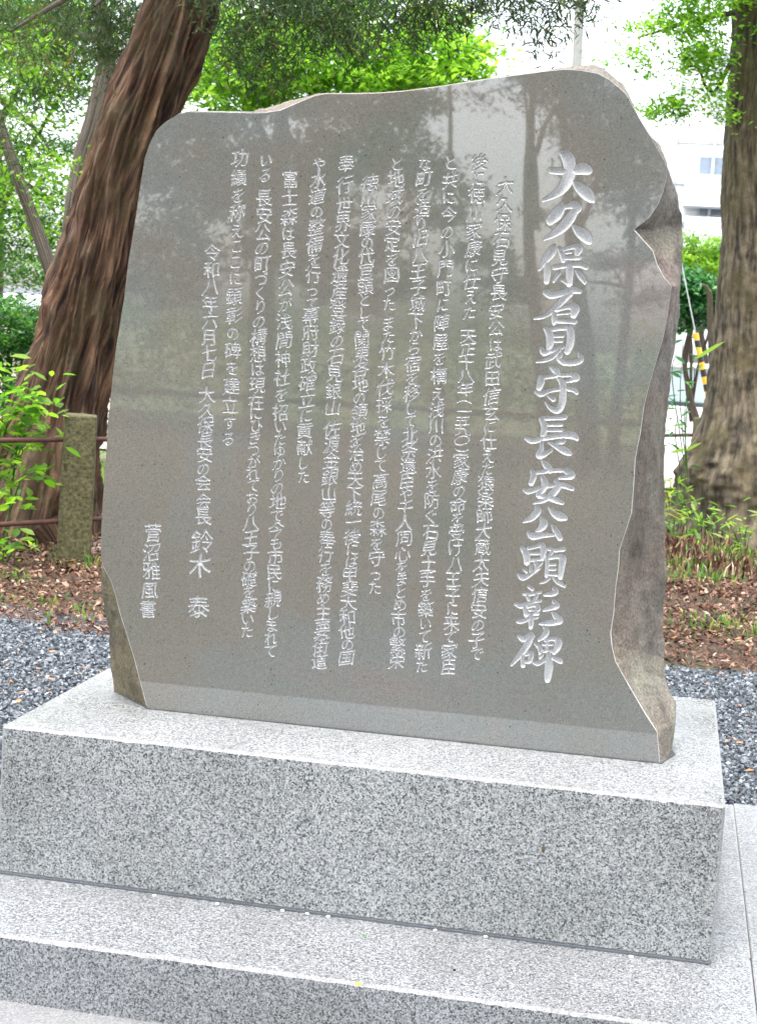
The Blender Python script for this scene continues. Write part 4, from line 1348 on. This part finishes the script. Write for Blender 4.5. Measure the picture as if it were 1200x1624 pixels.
bg_tree('broadleaf_bush', 'dense dark green bush low behind the thin leaning tree', foot_at(20, 13.5), tuple(at_y(20, 500, 13.5)), .05,
        [pc(20, 520, 13.5, .6, .6, .3, 4200), pc(-60, 530, 13.6, .7, .7, .45, 3500), pc(70, 540, 13.8, .35, .5, .3, 2200), pc(10, 600, 13.5, .6, .6, .4, 3000), pc(140, 600, 14.5, .5, .5, .5, 2500)], 'deep', .06, 13, clump=.14)
# masses hidden partly by the slab, seen when one steps aside
for k, (px, y, h) in enumerate([(330, 22, 3.6), (620, 24, 3.4), (860, 25, 2.2)]):
    lab = ['broad green bush behind the slab nearest the cedar', 'tall green bush standing behind the middle of the slab', 'low green bush behind the right half of the slab'][k]
    bg_tree('garden_bush', lab, foot_at(px, y), tuple(at_y(px, 500, y)), .07,
            [(*(np.array(foot_at(px, y)) + np.array([dx, dyy, dz])), 1.0, .9, .6, 3200) for dx, dyy, dz in ((-.8, 0, .8), (.8, 0, .8), (0, .3, 1.4), (-.4, 0, h * .6), (.5, 0, h * .6))], 'deep' if k != 1 else 'maple', .09, 20 + k, clump=.28)
# right hand greenery
bg_tree('garden_bush', 'sunlit yellow green bush between the slab and the right trunk', foot_at(1112, 21), tuple(at_y(1112, 430, 21)), .06,
        [pc(1112, 425, 20, .45, .5, .42, 5200), pc(1095, 440, 20, .3, .5, .4, 2500), pc(1140, 430, 20.5, .4, .5, .45, 3500), pc(1092, 378, 20, .05, .3, .2, 160)], 'lit_leaf', .06, 31, clump=.14)
bg_tree('laurel_bush', 'dark green glossy bush under the yellow green one', foot_at(1105, 17.5), tuple(at_y(1105, 520, 17.5)), .05,
        [pc(1100, 468, 17, .26, .4, .22, 2100), pc(1085, 500, 17, .2, .4, .18, 1300), pc(1125, 480, 17, .25, .4, .28, 1500), pc(1100, 440, 17, .2, .4, .1, 500)], 'aucuba', .075, 32, clump=.12)

# 6. leafy plants
def leafy(name, label, cat, stems, mat, leaf, n_leaf, seed, y, shape=None, group=None, tilt=.7):
    """stems: list of px polylines"""
    r = np.random.default_rng(seed)
    f0 = at_y(*stems[0][0], y)
    t = thing(name, f0, label, cat, group)
    P = []
    for s_ in stems:
        pts = [(*at_y(a, b, y + r.uniform(-.08, .08)), .004) for a, b in s_]
        pts[-1] = (*pts[-1][:3], .0015)
        link('stem', tube_me('stem', pts, 12, 5), MAT['blade'], t)
        q = catmull(np.array(pts), 40) if len(pts) > 2 else np.linspace(pts[0], pts[1], 40)
        ii = r.integers(10, 40, n_leaf)
        P.append(q[ii, :3] + r.normal(size=(n_leaf, 3)) * leaf * .8)
    P = np.vstack(P)
    for pos in P:
        k_ = r.uniform(.7, 1.2) * leaf * .5
        R = Matrix.Rotation(r.uniform(0, 6.28), 3, 'Z') @ Matrix.Rotation(r.uniform(-tilt, tilt), 3, 'X') @ Matrix.Rotation(r.uniform(-tilt, tilt), 3, 'Y')
        me = mesh_np('leaf', np.array([R @ Vector(v) for v in (leaf6 if shape is None else shape)]) * k_ + pos, leaf_f, False, tint=np.full(2, r.uniform(.2, 1)))
        link('leaf', me, MAT[mat], t)
    return t


leafy('leafy_sapling', 'bright green leafy sapling in front of the cedar roots at the left edge', 'plant',
      [[(10, 880), (20, 760), (50, 590)], [(10, 860), (30, 720), (88, 610)], [(-20, 860), (0, 700), (10, 600)], [(5, 850), (30, 770), (42, 750)], [(-10, 800), (20, 640), (55, 620)], [(-30, 800), (0, 650), (25, 640)], [(0, 760), (40, 690), (75, 690)], [(0, 700), (30, 650), (60, 655)]], 'maple', .10, 33, 41, 8.2)
leafy('low_weed', 'low broad leaved green weed at the foot of the cedar', 'plant', [[(0, 892), (15, 870), (40, 862)], [(5, 892), (5, 875), (-5, 866)], [(10, 892), (25, 872), (48, 872)]], 'maple', .085, 9, 42, 7.95)
leafy('laurel_plant', 'leafy plant with long glossy leaves right beside the slab edge', 'plant',
      [[(1090, 760), (1078, 640), (1082, 545)], [(1090, 760), (1085, 650), (1100, 600)], [(1080, 760), (1070, 690), (1075, 660)], [(1085, 740), (1065, 600), (1072, 560)]], 'aucuba', .11, 10, 43, 11.6, shape=leaf6 * np.array([1, .6, 1]))
for k_, (wx, wy) in enumerate([(1068, 800), (1092, 828), (1108, 846), (1140, 858), (1176, 866), (1072, 850)]):
    leafy('broadleaf_weed', ['low green weed against the right edge of the slab', 'green weed at the root end of the right tree', 'small weed just below the flared root', 'small weed in the straw under the big trunk', 'weed lowest at the right edge of the picture', 'weed at the border of dry leaves beside the slab'][k_], 'plant',
          [[(wx + a_, wy), (wx + a_ * 1.6, wy - 18), (wx + a_ * 2.6, wy - 34 + abs(a_))] for a_ in (-7, -2, 3, 8)], 'blade' if k_ % 2 else 'maple', .075, 7, 60 + k_, 11.6 - .45 * k_, shape=leaf6 * np.array([1.2, .55, 1]), group='weeds under the right tree')
one = leafy('long_leaf_plant', 'plant with single long pale green leaves crossing the right trunk', 'plant', [[(1085, 790), (1088, 650), (1100, 560)]], 'maple', .05, 3, 44, 11.2)
for (a, b, w) in (((1096, 572), (1149, 541), 7), ((1083, 716), (1112, 702), 5), ((1060, 718), (1090, 712), 5)):
    pa_, pb_ = at_y(*a, 11.2), at_y(*b, 11.2)
    c_ = (pa_ + pb_) / 2
    d_ = (pb_ - pa_) / 2
    up = np.array([0, .3, 1.0]) * w * 11.2 / FPX * .5
    link('leaf', mesh_np('leaf', np.array([pa_, c_ - d_ * .3 - up, c_ + d_ * .4 - up * .8, pb_, c_ + d_ * .4 + up, c_ - d_ * .3 + up]), np.array([(0, 1, 2, 3), (0, 3, 4, 5)]), False, tint=np.full(2, .8)), MAT['maple'], one)


def grass(name, label, pts, n, h, spread, seed, mat='blade', k='stuff'):
    r = np.random.default_rng(seed)
    P = np.array(pts)[r.integers(0, len(pts), n)] + np.stack([r.normal(size=n) * spread, r.normal(size=n) * spread, np.zeros(n)], -1)
    a = r.uniform(0, 2 * math.pi, n)
    hh = h * r.uniform(.4, 1.2, n)
    lean = r.uniform(.1, .8, n) * hh
    d = np.stack([np.cos(a), np.sin(a), np.zeros(n)], -1)
    s_ = np.stack([-np.sin(a), np.cos(a), np.zeros(n)], -1) * (.0035 + .004 * r.random(n))[:, None]
    u = np.array([0, 0, 1.0])
    v0, v1 = P - s_, P + s_
    m0 = P + d * lean[:, None] * .3 + u * hh[:, None] * .65 - s_ * .8
    m1 = m0 + s_ * 1.6
    tp = P + d * lean[:, None] + u * hh[:, None]
    V = np.stack([v0, v1, m1, m0, tp, tp + s_ * .1], 1).reshape(-1, 3)
    b_ = np.arange(n)[:, None] * 6
    F = np.stack([b_ + np.array([0, 1, 2, 3]), b_ + np.array([3, 2, 5, 4])], 1).reshape(-1, 4)
    o = link(name, mesh_np(name, V, F, False, tint=np.repeat(r.random(n), 2)), MAT[mat])
    if k:
        o['kind'] = k
        o['label'] = label
    return o


grass('grass', 'green weeds and grass round the foot of the right tree', [at_z(x, y, GZ) for x, y in ((1070, 810), (1090, 830), (1120, 838), (1150, 845), (1180, 850), (1065, 780), (1200, 850), (1075, 850), (1230, 870), (1100, 860))], 800, .11, .24, 51)
grass('grass', 'sparse weeds in the leaf litter right of the slab', [at_z(x, y, GZ) for x, y in ((1080, 900), (1130, 880), (1100, 920), (1170, 880), (1190, 900), (1160, 1000))], 700, .07, .16, 52)
grass('grass', 'bright grass beyond the pipe fence', [(x, y, GZ - .01) for x in np.linspace(-6.5, -1.2, 14) for y in (9.8, 10.6, 11.5, 12.5, 13.5)], 13000, .11, .35, 53)
grass('grass', 'grass blades at the foot of the stone post', [at_z(x, y, GZ) for x, y in ((92, 892), (100, 890), (125, 896), (140, 896), (145, 905))], 46, .10, .03, 54)
grass('grass', 'weeds low in the leaf litter on the left', [at_z(x, y, GZ) for x, y in ((120, 980), (60, 960), (130, 900), (20, 920))], 150, .045, .10, 55)
# dry straw
grass('dry_grass', 'dry straw and twigs among the weeds on the right', [at_z(x, y, GZ) for x, y in ((1080, 870), (1110, 850), (1150, 860), (1190, 860), (1130, 900))], 2600, .09, .24, 56, mat='litter')

# ------------------------------------------------------------------ fence of stone posts and rusty pipes
PL = at_z(117, 893, GZ)
pl_ = np.array([PL[0], PL[1]])
PR = at_y(1112, 700, 13.9)
pr_ = np.array([PR[0] + .02, 13.9])
fence = thing('post_and_pipe_fence', (pl_[0], pl_[1], GZ), 'mossy square stone posts joined by two thin rusty pipes', 'fence')
dvec = (pr_ - pl_)
ang = math.atan2(dvec[1], dvec[0])
post_me = None


def post_mesh():
    bm = bmesh.new()
    bmesh.ops.create_cube(bm, size=1)
    for v in bm.verts:
        v.co = Vector((v.co.x * .19, v.co.y * .19, (v.co.z + .5) * .86))
        if v.co.z > .5:
            v.co.x *= .93
            v.co.y *= .93
    bmesh.ops.bevel(bm, geom=list(bm.edges), offset=.012, segments=2, profile=.5, affect='EDGES')
    bmesh.ops.subdivide_edges(bm, edges=[e for e in bm.edges if e.calc_length() > .1], cuts=14, use_grid_fill=True)
    for v in bm.verts:
        n_ = float(fbm(v.co.x * 14, v.co.y * 14, v.co.z * 14, 60))
        v.co += v.normal * .006 * n_
    me = bpy.data.meshes.new('post')
    bm.to_mesh(me)
    bm.free()
    me.materials.append(MAT['moss_post'])
    return me


post_me = post_mesh()
posts = []
for u in (-.34, 0, .333, .667, 1.0, 1.333):
    q = pl_ + dvec * u
    o = bpy.data.objects.new('post', post_me)
    COL.objects.link(o)
    o.parent = fence
    o.matrix_parent_inverse = Matrix.Translation(-Vector(fence.location))
    o.location = (q[0], q[1], GZ - .02)
    o.rotation_euler = (random.uniform(-.01, .01), random.uniform(-.015, .015), ang * .35)
    posts.append(q)
for a, b in zip(posts[:-1], posts[1:]):
    for zz in (.70, .245):
        link('pipe', tube_me('pipe', [(a[0], a[1], GZ + zz, .014), ((a[0] + b[0]) / 2, (a[1] + b[1]) / 2, GZ + zz - .006, .014), (b[0], b[1], GZ + zz, .014)], 10, 10), MAT['rust'], fence)

# ------------------------------------------------------------------ far things
pole = thing('lamp_pole', at_y(905, 560, 30) * [1, 1, 0] + [0, 0, GZ], 'pale slender pole rising behind the top of the slab', 'pole')
x_, y_ = pole.location[0], 30
pt = at_y(912, 18, 30)
link('shaft', tube_me('shaft', [(x_ - .0, y_, GZ, .12), ((x_ + pt[0]) / 2, y_, pt[2] / 2, .10), (pt[0], y_, pt[2] + 2.5, .08)], 20, 16), MAT['concrete'], pole)
link('base_plate', box_me('base_plate', x_ - .18, x_ + .18, y_ - .18, y_ + .18, GZ, GZ + .04, .01), MAT['pale_metal'], pole)
link('bracket', box_me('bracket', pt[0] - .35, pt[0] + .35, y_ - .04, y_ + .04, pt[2] + 2.3, pt[2] + 2.38, .01), MAT['pale_metal'], pole)

# white house at the right
hy_ = 46.0
hl, hb = at_y(1040, 640, hy_), at_y(1200, 110, hy_)
house = thing('white_house', (hl[0] + 6, hy_ + 4, 0), 'white apartment house with balconies glimpsed left of the right trunk', 'building')
Hx0, Hx1, Hz1 = hl[0], hl[0] + 13, hb[2] + .4
link('wall', box_me('wall', Hx0, Hx1, hy_, hy_ + 8, -.02, Hz1, .02), MAT['white_wall'], house)
link('roof', box_me('roof', Hx0 - .1, Hx1 + .1, hy_ - .12, hy_ + 8.1, Hz1 + .003, Hz1 + .16, .03), MAT['white_wall'], house)
for fl, (yt, yb) in enumerate(((246, 266), (313, 331), (400, 420), (470, 500))):
    zt, zb_ = at_y(1125, yt, hy_)[2], at_y(1125, yb, hy_)[2]
    xl = at_y(1106, yt, hy_)[0]
    for k in range(3):
        xa_ = xl + k * 2.9
        xb_ = xa_ + 1.7
        w = link('window', box_me('window', xa_, xb_, hy_ - .05, hy_ - .003, zb_ - .25, zt, .01), MAT['pale_metal'], house)
        g = link('pane', box_me('pane', xa_ + .07, xb_ - .07, hy_ - .062, hy_ - .052, zb_ - .18, zt - .07), MAT['glass'], w)
        link('balcony', box_me('balcony', xa_ - .3, xb_ + .3, hy_ - .75, hy_ - .07, zb_ - 1.15, zb_ - .3, .02), MAT['white_wall'], house)

for k in range(5):
    zz = at_y(1120, 225 + k * 66, hy_)[2]
    link('floor_band', box_me('floor_band', Hx0 + .02, Hx1 - .02, hy_ - .035, hy_ - .002, zz - .06, zz + .06, .005), MAT['pale_metal'], house)
for k in range(3):
    xx = at_y(1062 + k * 62, 300, hy_)[0]
    link('drain_pipe', box_me('drain_pipe', xx, xx + .09, hy_ - .16, hy_ - .04, 0, Hz1 - .1, .02), MAT['pale_metal'], house)

# beige house far left
by_ = 34.0
bl_, br_ = at_y(-120, 470, by_), at_y(250, 470, by_)
bh = thing('beige_house', ((bl_[0] + br_[0]) / 2, by_ + 3, 0), 'low beige house with white fascia seen through leaves at the left edge', 'building')
zt = at_y(40, 470, by_)[2]
link('wall', box_me('wall', bl_[0], br_[0], by_, by_ + 6, -.02, zt - .35, .02), MAT['beige_wall'], bh)
link('fascia', box_me('fascia', bl_[0] - .3, br_[0] + .3, by_ - .4, by_ + 6.3, zt - .347, zt + .05, .02), MAT['white_wall'], bh)
link('roof', box_me('roof', bl_[0] - .2, br_[0] + .2, by_ - .3, by_ + 6.2, zt + .053, zt + .2, .02), MAT['roof'], bh)
for k in range(3):
    xa_ = bl_[0] + .8 + k * 1.6
    w = link('window', box_me('window', xa_, xa_ + .9, by_ - .04, by_ - .003, .9, zt - .7, .01), MAT['pale_metal'], bh)
    link('pane', box_me('pane', xa_ + .06, xa_ + .84, by_ - .055, by_ - .043, .96, zt - .76), MAT['glass'], w)

# pale panel fence across the lane, right
py_ = 19.0
fa = at_y(1040, 600, py_)
pf = thing('panel_fence', (fa[0] + 1.5, py_, GZ), 'pale blue grey metal panel fence low behind the laurel plant', 'fence')
z0_, z1_ = at_y(1095, 638, py_)[2], at_y(1095, 584, py_)[2]
for k in range(12):
    link('panel', box_me('panel', fa[0] - 3.2 + k * .52, fa[0] - 3.2 + k * .52 + .51, py_, py_ + .03, z0_, z1_, .004), MAT['blue_panel'], pf)
link('top_rail', box_me('top_rail', fa[0] - 3.25, fa[0] + 3.1, py_ - .03, py_ + .06, z1_ + .002, z1_ + .06, .01), MAT['white_wall'], pf)
link('bottom_rail', box_me('bottom_rail', fa[0] - 3.25, fa[0] + 3.1, py_ - .03, py_ + .06, z0_ - .05, z0_ - .002, .008), MAT['dark_metal'], pf)
link('footing', box_me('footing', fa[0] - 3.3, fa[0] + 3.15, py_ - .06, py_ + .1, GZ - .05, z0_ - .053, .01), MAT['white_wall'], pf)

# striped wire guard leaning beside the right trunk
g0, g1 = at_y(1123, 632, 15.5), at_y(1102, 528, 15.5)
gd = g1 - g0
foot = g0 - gd * (g0[2] - GZ) / gd[2]
guard = thing('wire_guard', foot, 'leaning yellow and black striped guard on a stay wire by the right trunk', 'wire guard')
link('stay_wire', tube_me('stay_wire', [(*foot, .006), (*(foot + gd * 2.2), .006), (*(foot + gd * 4.5), .006)], 12, 6), MAT['pale_metal'], guard)
nseg = 9
for k in range(nseg):
    a, b = g0 + gd * (k / nseg), g0 + gd * ((k + .96) / nseg)
    link('stripe', tube_me('stripe', [(*a, .028), (*((a + b) / 2), .028), (*b, .028)], 5, 12), MAT['yellow'] if k % 2 == 0 else MAT['black'], guard)

# bare stake / dead trunk
st = thing('dead_trunk', at_y(1128, 700, 14.6) * [1, 1, 0] + [0, 0, GZ], 'slim bare brown trunk with a broken top close to the right tree', 'tree')
sp_ = pxpath([(1134, 640, 13), (1129, 580, 11), (1126, 520, 10), (1124, 462, 9)], 14.6)
link('trunk', tube_me('trunk', [(sp_[0][0], 14.6, GZ, .05)] + sp_, 50, 14, bump_disp), MAT['grey_bark'], st)
link('branch_stub', tube_me('branch_stub', pxpath([(1124, 466, 8), (1118, 455, 6), (1112, 452, 4)], 14.6), 8, 8, None), MAT['grey_bark'], st)

# ------------------------------------------------------------------ the side the polished face looks at (behind the camera)
def rfoot(px, y):
    p = mirror_at(px, 560, y)
    return (p[0], y, -.02)


def rc(px, py, y, rx, ry_, rz, n):
    p = mirror_at(px, py, y)
    return (p[0], p[1], p[2], rx, ry_, rz, n)


RT = [
 ('pine_tree', 'tall thin pine behind the viewer mirrored right of the title line', 933, 905, -13, .12, [rc(950, 230, -13, .6, .8, .5, 2600), rc(1010, 180, -13, .8, .8, .5, 3000), rc(990, 290, -13, .7, .6, .3, 1600), rc(900, 150, -13, .6, .6, .3, 1300), rc(1040, 380, -13, .5, .5, .35, 900), rc(930, 80, -13, 1.4, 1, .5, 3500)]),
 ('pine_tree', 'slim pine behind the viewer mirrored left of the title line', 868, 846, -15, .11, [rc(860, 120, -15, .5, .8, .25, 800), rc(940, 90, -15, .8, .8, .3, 2000), rc(820, 60, -15, .8, .8, .3, 1500)]),
 ('oak_tree', 'broad dark oak behind the viewer mirrored in the upper left of the slab', 420, 450, -16, .22, [rc(300, 250, -16, 1.3, 1, 1.0, 8000), rc(450, 300, -16, 1.2, 1, .9, 7500), rc(560, 200, -16, 1.0, 1, .8, 4500), rc(640, 270, -16, .8, .8, .5, 2200), rc(380, 120, -16, 1.6, 1, .7, 8500), rc(650, 160, -16, .5, .7, .3, 1100), rc(500, 400, -16, 1.2, .8, .5, 5000), rc(250, 420, -16, 1.3, .8, .7, 5000), rc(550, 40, -16, 1.8, 1, .6, 6000), rc(600, 380, -16, .5, .6, .3, 1000)]),
 ('oak_tree', 'thin leaved young oak behind the viewer mirrored among the text columns', 720, 700, -15.5, .07, [rc(690, 340, -15.5, .6, .6, .22, 700), rc(760, 400, -15.5, .5, .6, .2, 650), rc(650, 450, -15.5, .6, .6, .22, 900), rc(800, 460, -15.5, .6, .6, .2, 800), rc(560, 470, -15.5, .6, .6, .2, 900), rc(740, 300, -15.5, .3, .4, .12, 260)]),
 ('pine_tree', 'third slim pine behind the viewer mirrored near the notch of the slab', 1000, 990, -14, .07, [rc(1000, 330, -14, .4, .5, .12, 420), rc(880, 340, -14, .35, .5, .1, 320), rc(970, 420, -14, .5, .5, .12, 480), rc(880, 450, -14, .4, .5, .12, 420), rc(1030, 250, -14, .35, .5, .3, 900), rc(1020, 470, -14, .5, .5, .15, 500), rc(760, 150, -14, .2, .4, .1, 120)]),
 ('oak_tree', 'spreading oak behind the viewer on the far right', 1150, 1180, -14, .2, [rc(1180, 250, -14, 1.0, 1, 1.2, 5000), rc(1100, 130, -14, .8, .8, .5, 2500), rc(1250, 100, -14, 1.2, 1, .8, 5000)]),
 ('oak_tree', 'wide oak behind the viewer on the far left', 60, 80, -17, .22, [rc(60, 250, -17, 1.6, 1, 1.3, 7000), rc(-150, 200, -17, 1.8, 1, 1.3, 6000), rc(140, 80, -17, 1.5, 1, .8, 5000)]),
]
for k, (nm, lab, pf_, ptop, y, r0, cl) in enumerate(RT):
    top = mirror_at(ptop, 60, y)
    bg_tree(nm, lab, rfoot(pf_, y), tuple(top), r0, cl, 'shade_leaf', .13 if nm == 'oak_tree' else .14, 70 + k, clump=.3, per=36, shape=rhomb if nm == 'oak_tree' else needle * np.array([1, 1.6, 1]))
hd = thing('clipped_hedge', (-1.5, -18.5, -.03), 'long clipped green hedge behind the viewer', 'hedge')
leaves('foliage', [(x, -18.5, 1.05, .9, .5, 1.15, 2200) for x in np.linspace(-12, 9, 18)], MAT['deep'], hd, leaf=.12, seed=90, clump=.3, flat=1.0, tint_shift=.25)
link('stem', tube_me('stem', [(-12, -18.5, .3, .05), (-1.5, -18.45, .35, .05), (9, -18.5, .3, .05)], 30, 8, bump_disp), MAT['dark_bark'], hd)

# unseen tall trees added so that their canopies block sky light over the monument
for k, (x, y, cl) in enumerate([
        (-5.5, -4.5, [(-3.5, -1.5, 8.0, 3.2, 3.0, 1.0, 9000), (-6.5, -5.5, 8.5, 3, 3, 1.2, 6000)]),
        (10.5, -4.5, [(3.5, -0.5, 7.8, 3.2, 3.0, 1.0, 9000), (6.5, -5, 8.4, 3, 3, 1.2, 6000)]),
        (8.0, -9.5, [(-0.5, -6.5, 8.6, 3.5, 2.6, 1.0, 9000), (0.2, -3.0, 9.4, 3.0, 2.2, .8, 5000)]),
        (6.5, 6.5, [(4.0, 5.0, 8.2, 3.2, 2.6, 1.0, 8000), (7.5, 7.5, 8.0, 2.6, 2.6, 1.1, 5000)])]):
    lab = ['tall shade tree behind the viewer on the left with a wide canopy', 'tall shade tree behind the viewer on the right with a wide canopy', 'tall shade tree straight behind the viewer', 'tall shade tree to the right of the monument'][k]
    bg_tree('shade_tree', lab, (x, y, 0.0), (x * .9, y * .9, 8.5),   .22, cl, 'shade_leaf', .20, 120 + k, clump=.5, per=30)
